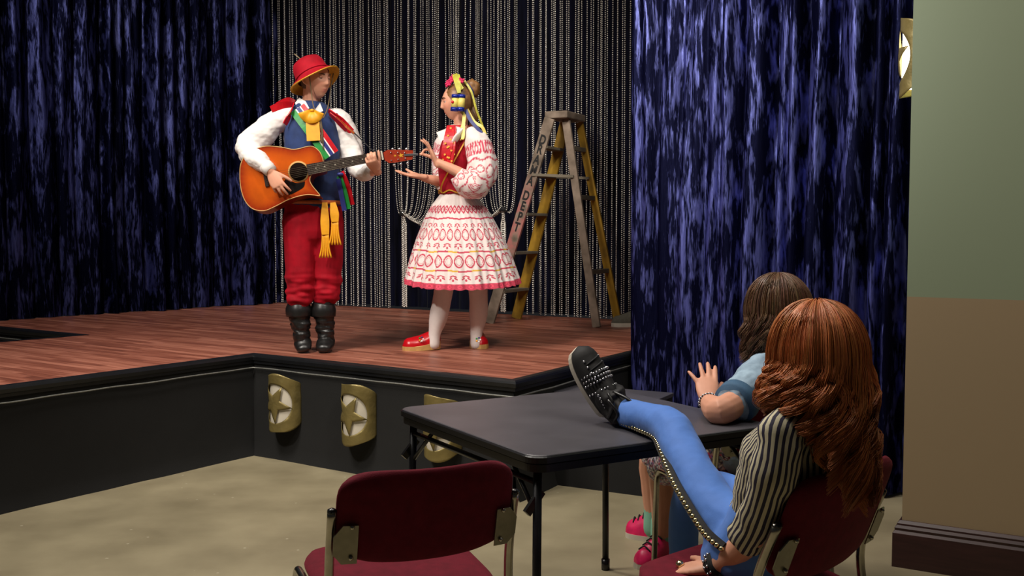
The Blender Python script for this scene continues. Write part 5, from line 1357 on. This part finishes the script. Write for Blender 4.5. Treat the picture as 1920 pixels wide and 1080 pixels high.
# ------------------------------------------------------------------ brown-haired girl in the denim jacket
p4 = thing('person', 'person with brown curled hair in a denim jacket leaning an elbow on the card table', 'person', (.84, 3.6, 0))
F4 = V((-.34, .94, 0)).normalized(); S4 = V((-.94, -.34, 0)).normalized()
hip4 = V((.84, 3.60, .53)); nk4 = at(1462, 688, 3.44); up4 = (nk4 - hip4).normalized(); hd4 = at(1455, 582, 3.46)
A4 = [at(1432, 706, 3.36), at(1384, 751, 3.235), at(1352, 770, 3.165), at(1338, 764, 3.25), at(1328, 753, 3.345)]
B4 = [nk4 - S4 * .16 - V((0, 0, .05)), nk4 - S4 * .2 + V((0, .1, -.16)), V((.86, 3.80, .62)), V((.72, 3.80, .55))]
L4 = [V((.76, 3.6, .5)), at(1300, 868, 3.72), at(1244, 876, 3.86), at(1243, 930, 3.93), at(1241, 985, 3.96), at(1240, 1012, 3.98)]
R4 = [V((.93, 3.64, .5)), V((.76, 3.88, .5)), at(1228, 852, 4.12), at(1224, 905, 4.18), at(1226, 965, 4.2), at(1226, 985, 4.2)]
bm = bmesh.new()
X4 = head_shape(bm, hd4, (-.86, .50, -.02), (0, 0, 1), .98)
loft(bm, [hd4 - V((0, 0, .06)), nk4 + V((0, 0, .03)), nk4 - V((0, 0, .02))], [.052, .05, .06], 14, k=2)
loft(bm, [nk4 - up4 * .02, nk4 - up4 * .12, hip4 + up4 * .1, hip4], [(.11, .06), (.12, .085), (.10, .08), (.13, .09)], 16, side=S4)
loft(bm, A4, [.046, .045, .045, .04, .027], 14); loft(bm, B4, [.045, .042, .036, .026], 12)
hand(bm, A4[-1], (.07, .70, .71), (.1, .69, -.72), True, [(4, 8, 5), (2, 8, 6), (0, 6, 5), (-4, 8, 6)], spread=(3, -1, -7, -30), size=.98, thumb=(24, 20, 15))
hand(bm, B4[-1], (-1, .2, 0), (0, 0, -1), False, [(10, 14, 8)] * 4, size=.95)
loft(bm, L4, [.075, .062, .05, .05, .038, .036], 14); loft(bm, R4, [.075, .062, .05, .05, .038, .036], 14)
o = remesh('body', bm, .0042, M['skin'], p4, 2, fac=.4); skin_color(o.data, [X4]); face_parts(X4, o)
bm = bmesh.new()
loft(bm, [nk4 + up4 * .0, nk4 - up4 * .04, nk4 - up4 * .13, hip4 + up4 * .14, hip4 + up4 * .03], [(.08, .065), (.145, .09), (.155, .12), (.13, .11), (.15, .125)], 24, side=S4)
loft(bm, [nk4 + S4 * .1 - V((0, 0, .03)), A4[0] + V((0, 0, .01)), A4[1]], [.06, .073, .066], 18); loft(bm, [nk4 - S4 * .1 - V((0, 0, .03))] + B4[:3], [.06, .07, .06, .05], 18)
remesh('denim_jacket', bm, .006, M['denim'], p4, 4, wr=[dict(amp=.013, freq=11, seed=3), dict(amp=.005, freq=25, seed=5)])
bm = bmesh.new(); cd = (A4[1] - A4[0]).normalized(); loft(bm, [A4[1] - cd * .008, A4[1] + cd * .03], [.072, .07], 24, k=1, round_caps=False); obj('sleeve_cuff', bm, M['denim_dk'], p4)
bm = bmesh.new(); c_ = A4[-1] - (A4[-1] - A4[-2]).normalized() * .015; ax4 = (A4[-1] - A4[-2]).normalized(); u4 = ax4.cross(V((0, 0, 1))).normalized(); w4 = ax4.cross(u4)
br4 = None
for i in range(20):
    a = i * .314; q = c_ + u4 * math.cos(a) * .033 + w4 * math.sin(a) * .03
    if br4 is None:
        tube(bm, [c_ + u4 * math.cos(x * .314) * .032 + w4 * math.sin(x * .314) * .029 for x in range(21)], .0035, 6, 1); br4 = obj('bracelet', bm, M['black'], p4)
    bm = bmesh.new(); ball(bm, q, .0045, 8, 6); obj('bracelet_bead', bm, M['crystal'], br4)
# sequinned skirt over the thighs
bm = bmesh.new(); loft(bm, [hip4 + up4 * .05, hip4 - up4 * .02 + F4 * .06], [(.15, .12), (.16, .1)], 20, side=S4)
for q in (L4, R4): loft(bm, [q[0], q[1], q[1].lerp(q[2], .95)], [.088, .08, .072], 20)
sk = remesh('sequin_skirt', bm, .006, M['attr_sat'], p4, 2, label='multicoloured sequinned skirt')
rr_ = random.Random(5); pal = [S(220, 215, 220), S(60, 40, 60), S(190, 60, 90), S(90, 90, 150), S(30, 25, 30), S(170, 160, 150), S(240, 235, 230)]
color(sk.data, lambda c: pal[rr_.randrange(7)])
for q, dirn, zz in ((L4, (-.6, -.5, 0), 0), (R4, (-.6, .35, 0), 0)):
    bm = bmesh.new(); e = q[-1]; loft(bm, [V((e.x, e.y, .165)), V((e.x, e.y, .12)), V((e.x, e.y, .07))], [.042, .043, .044], 16, k=2); obj('sock', bm, M['teal'], p4)
    h = V((e.x + (.05 if q is L4 else .075), e.y + .03, 0)); sn = shoe(frame(h, dirn, (0, 0, 1)), .205, .092, p4, M['pink'], M['rubber'], hi=.115, sole=.022, toe=.055, name='plaid_sneaker')
    XP = frame(h, dirn, (0, 0, 1))
    for j in range(4):
        bm = bmesh.new(); tube(bm, [XP @ V((.17 - j * .022, -.026, .068 + j * .012)), XP @ V((.165 - j * .022, 0, .085 + j * .012)), XP @ V((.16 - j * .022, .026, .068 + j * .012))], .0032, 6, 3); obj('lace', bm, M['black'], sn)
hB = (S(86, 60, 42), S(132, 98, 72))
hair_strands('hair', p4, M['hairB'], hd4 + V((.004, .0, .012)), (-.86, .5, 0), (.087, .104, .112), 3200, 70, .21, hB, 31, face=38, wave=.02, freq=1.8, flare=.12, root=(3, 70), lay=.026, r0=.0017, squeeze=.7)
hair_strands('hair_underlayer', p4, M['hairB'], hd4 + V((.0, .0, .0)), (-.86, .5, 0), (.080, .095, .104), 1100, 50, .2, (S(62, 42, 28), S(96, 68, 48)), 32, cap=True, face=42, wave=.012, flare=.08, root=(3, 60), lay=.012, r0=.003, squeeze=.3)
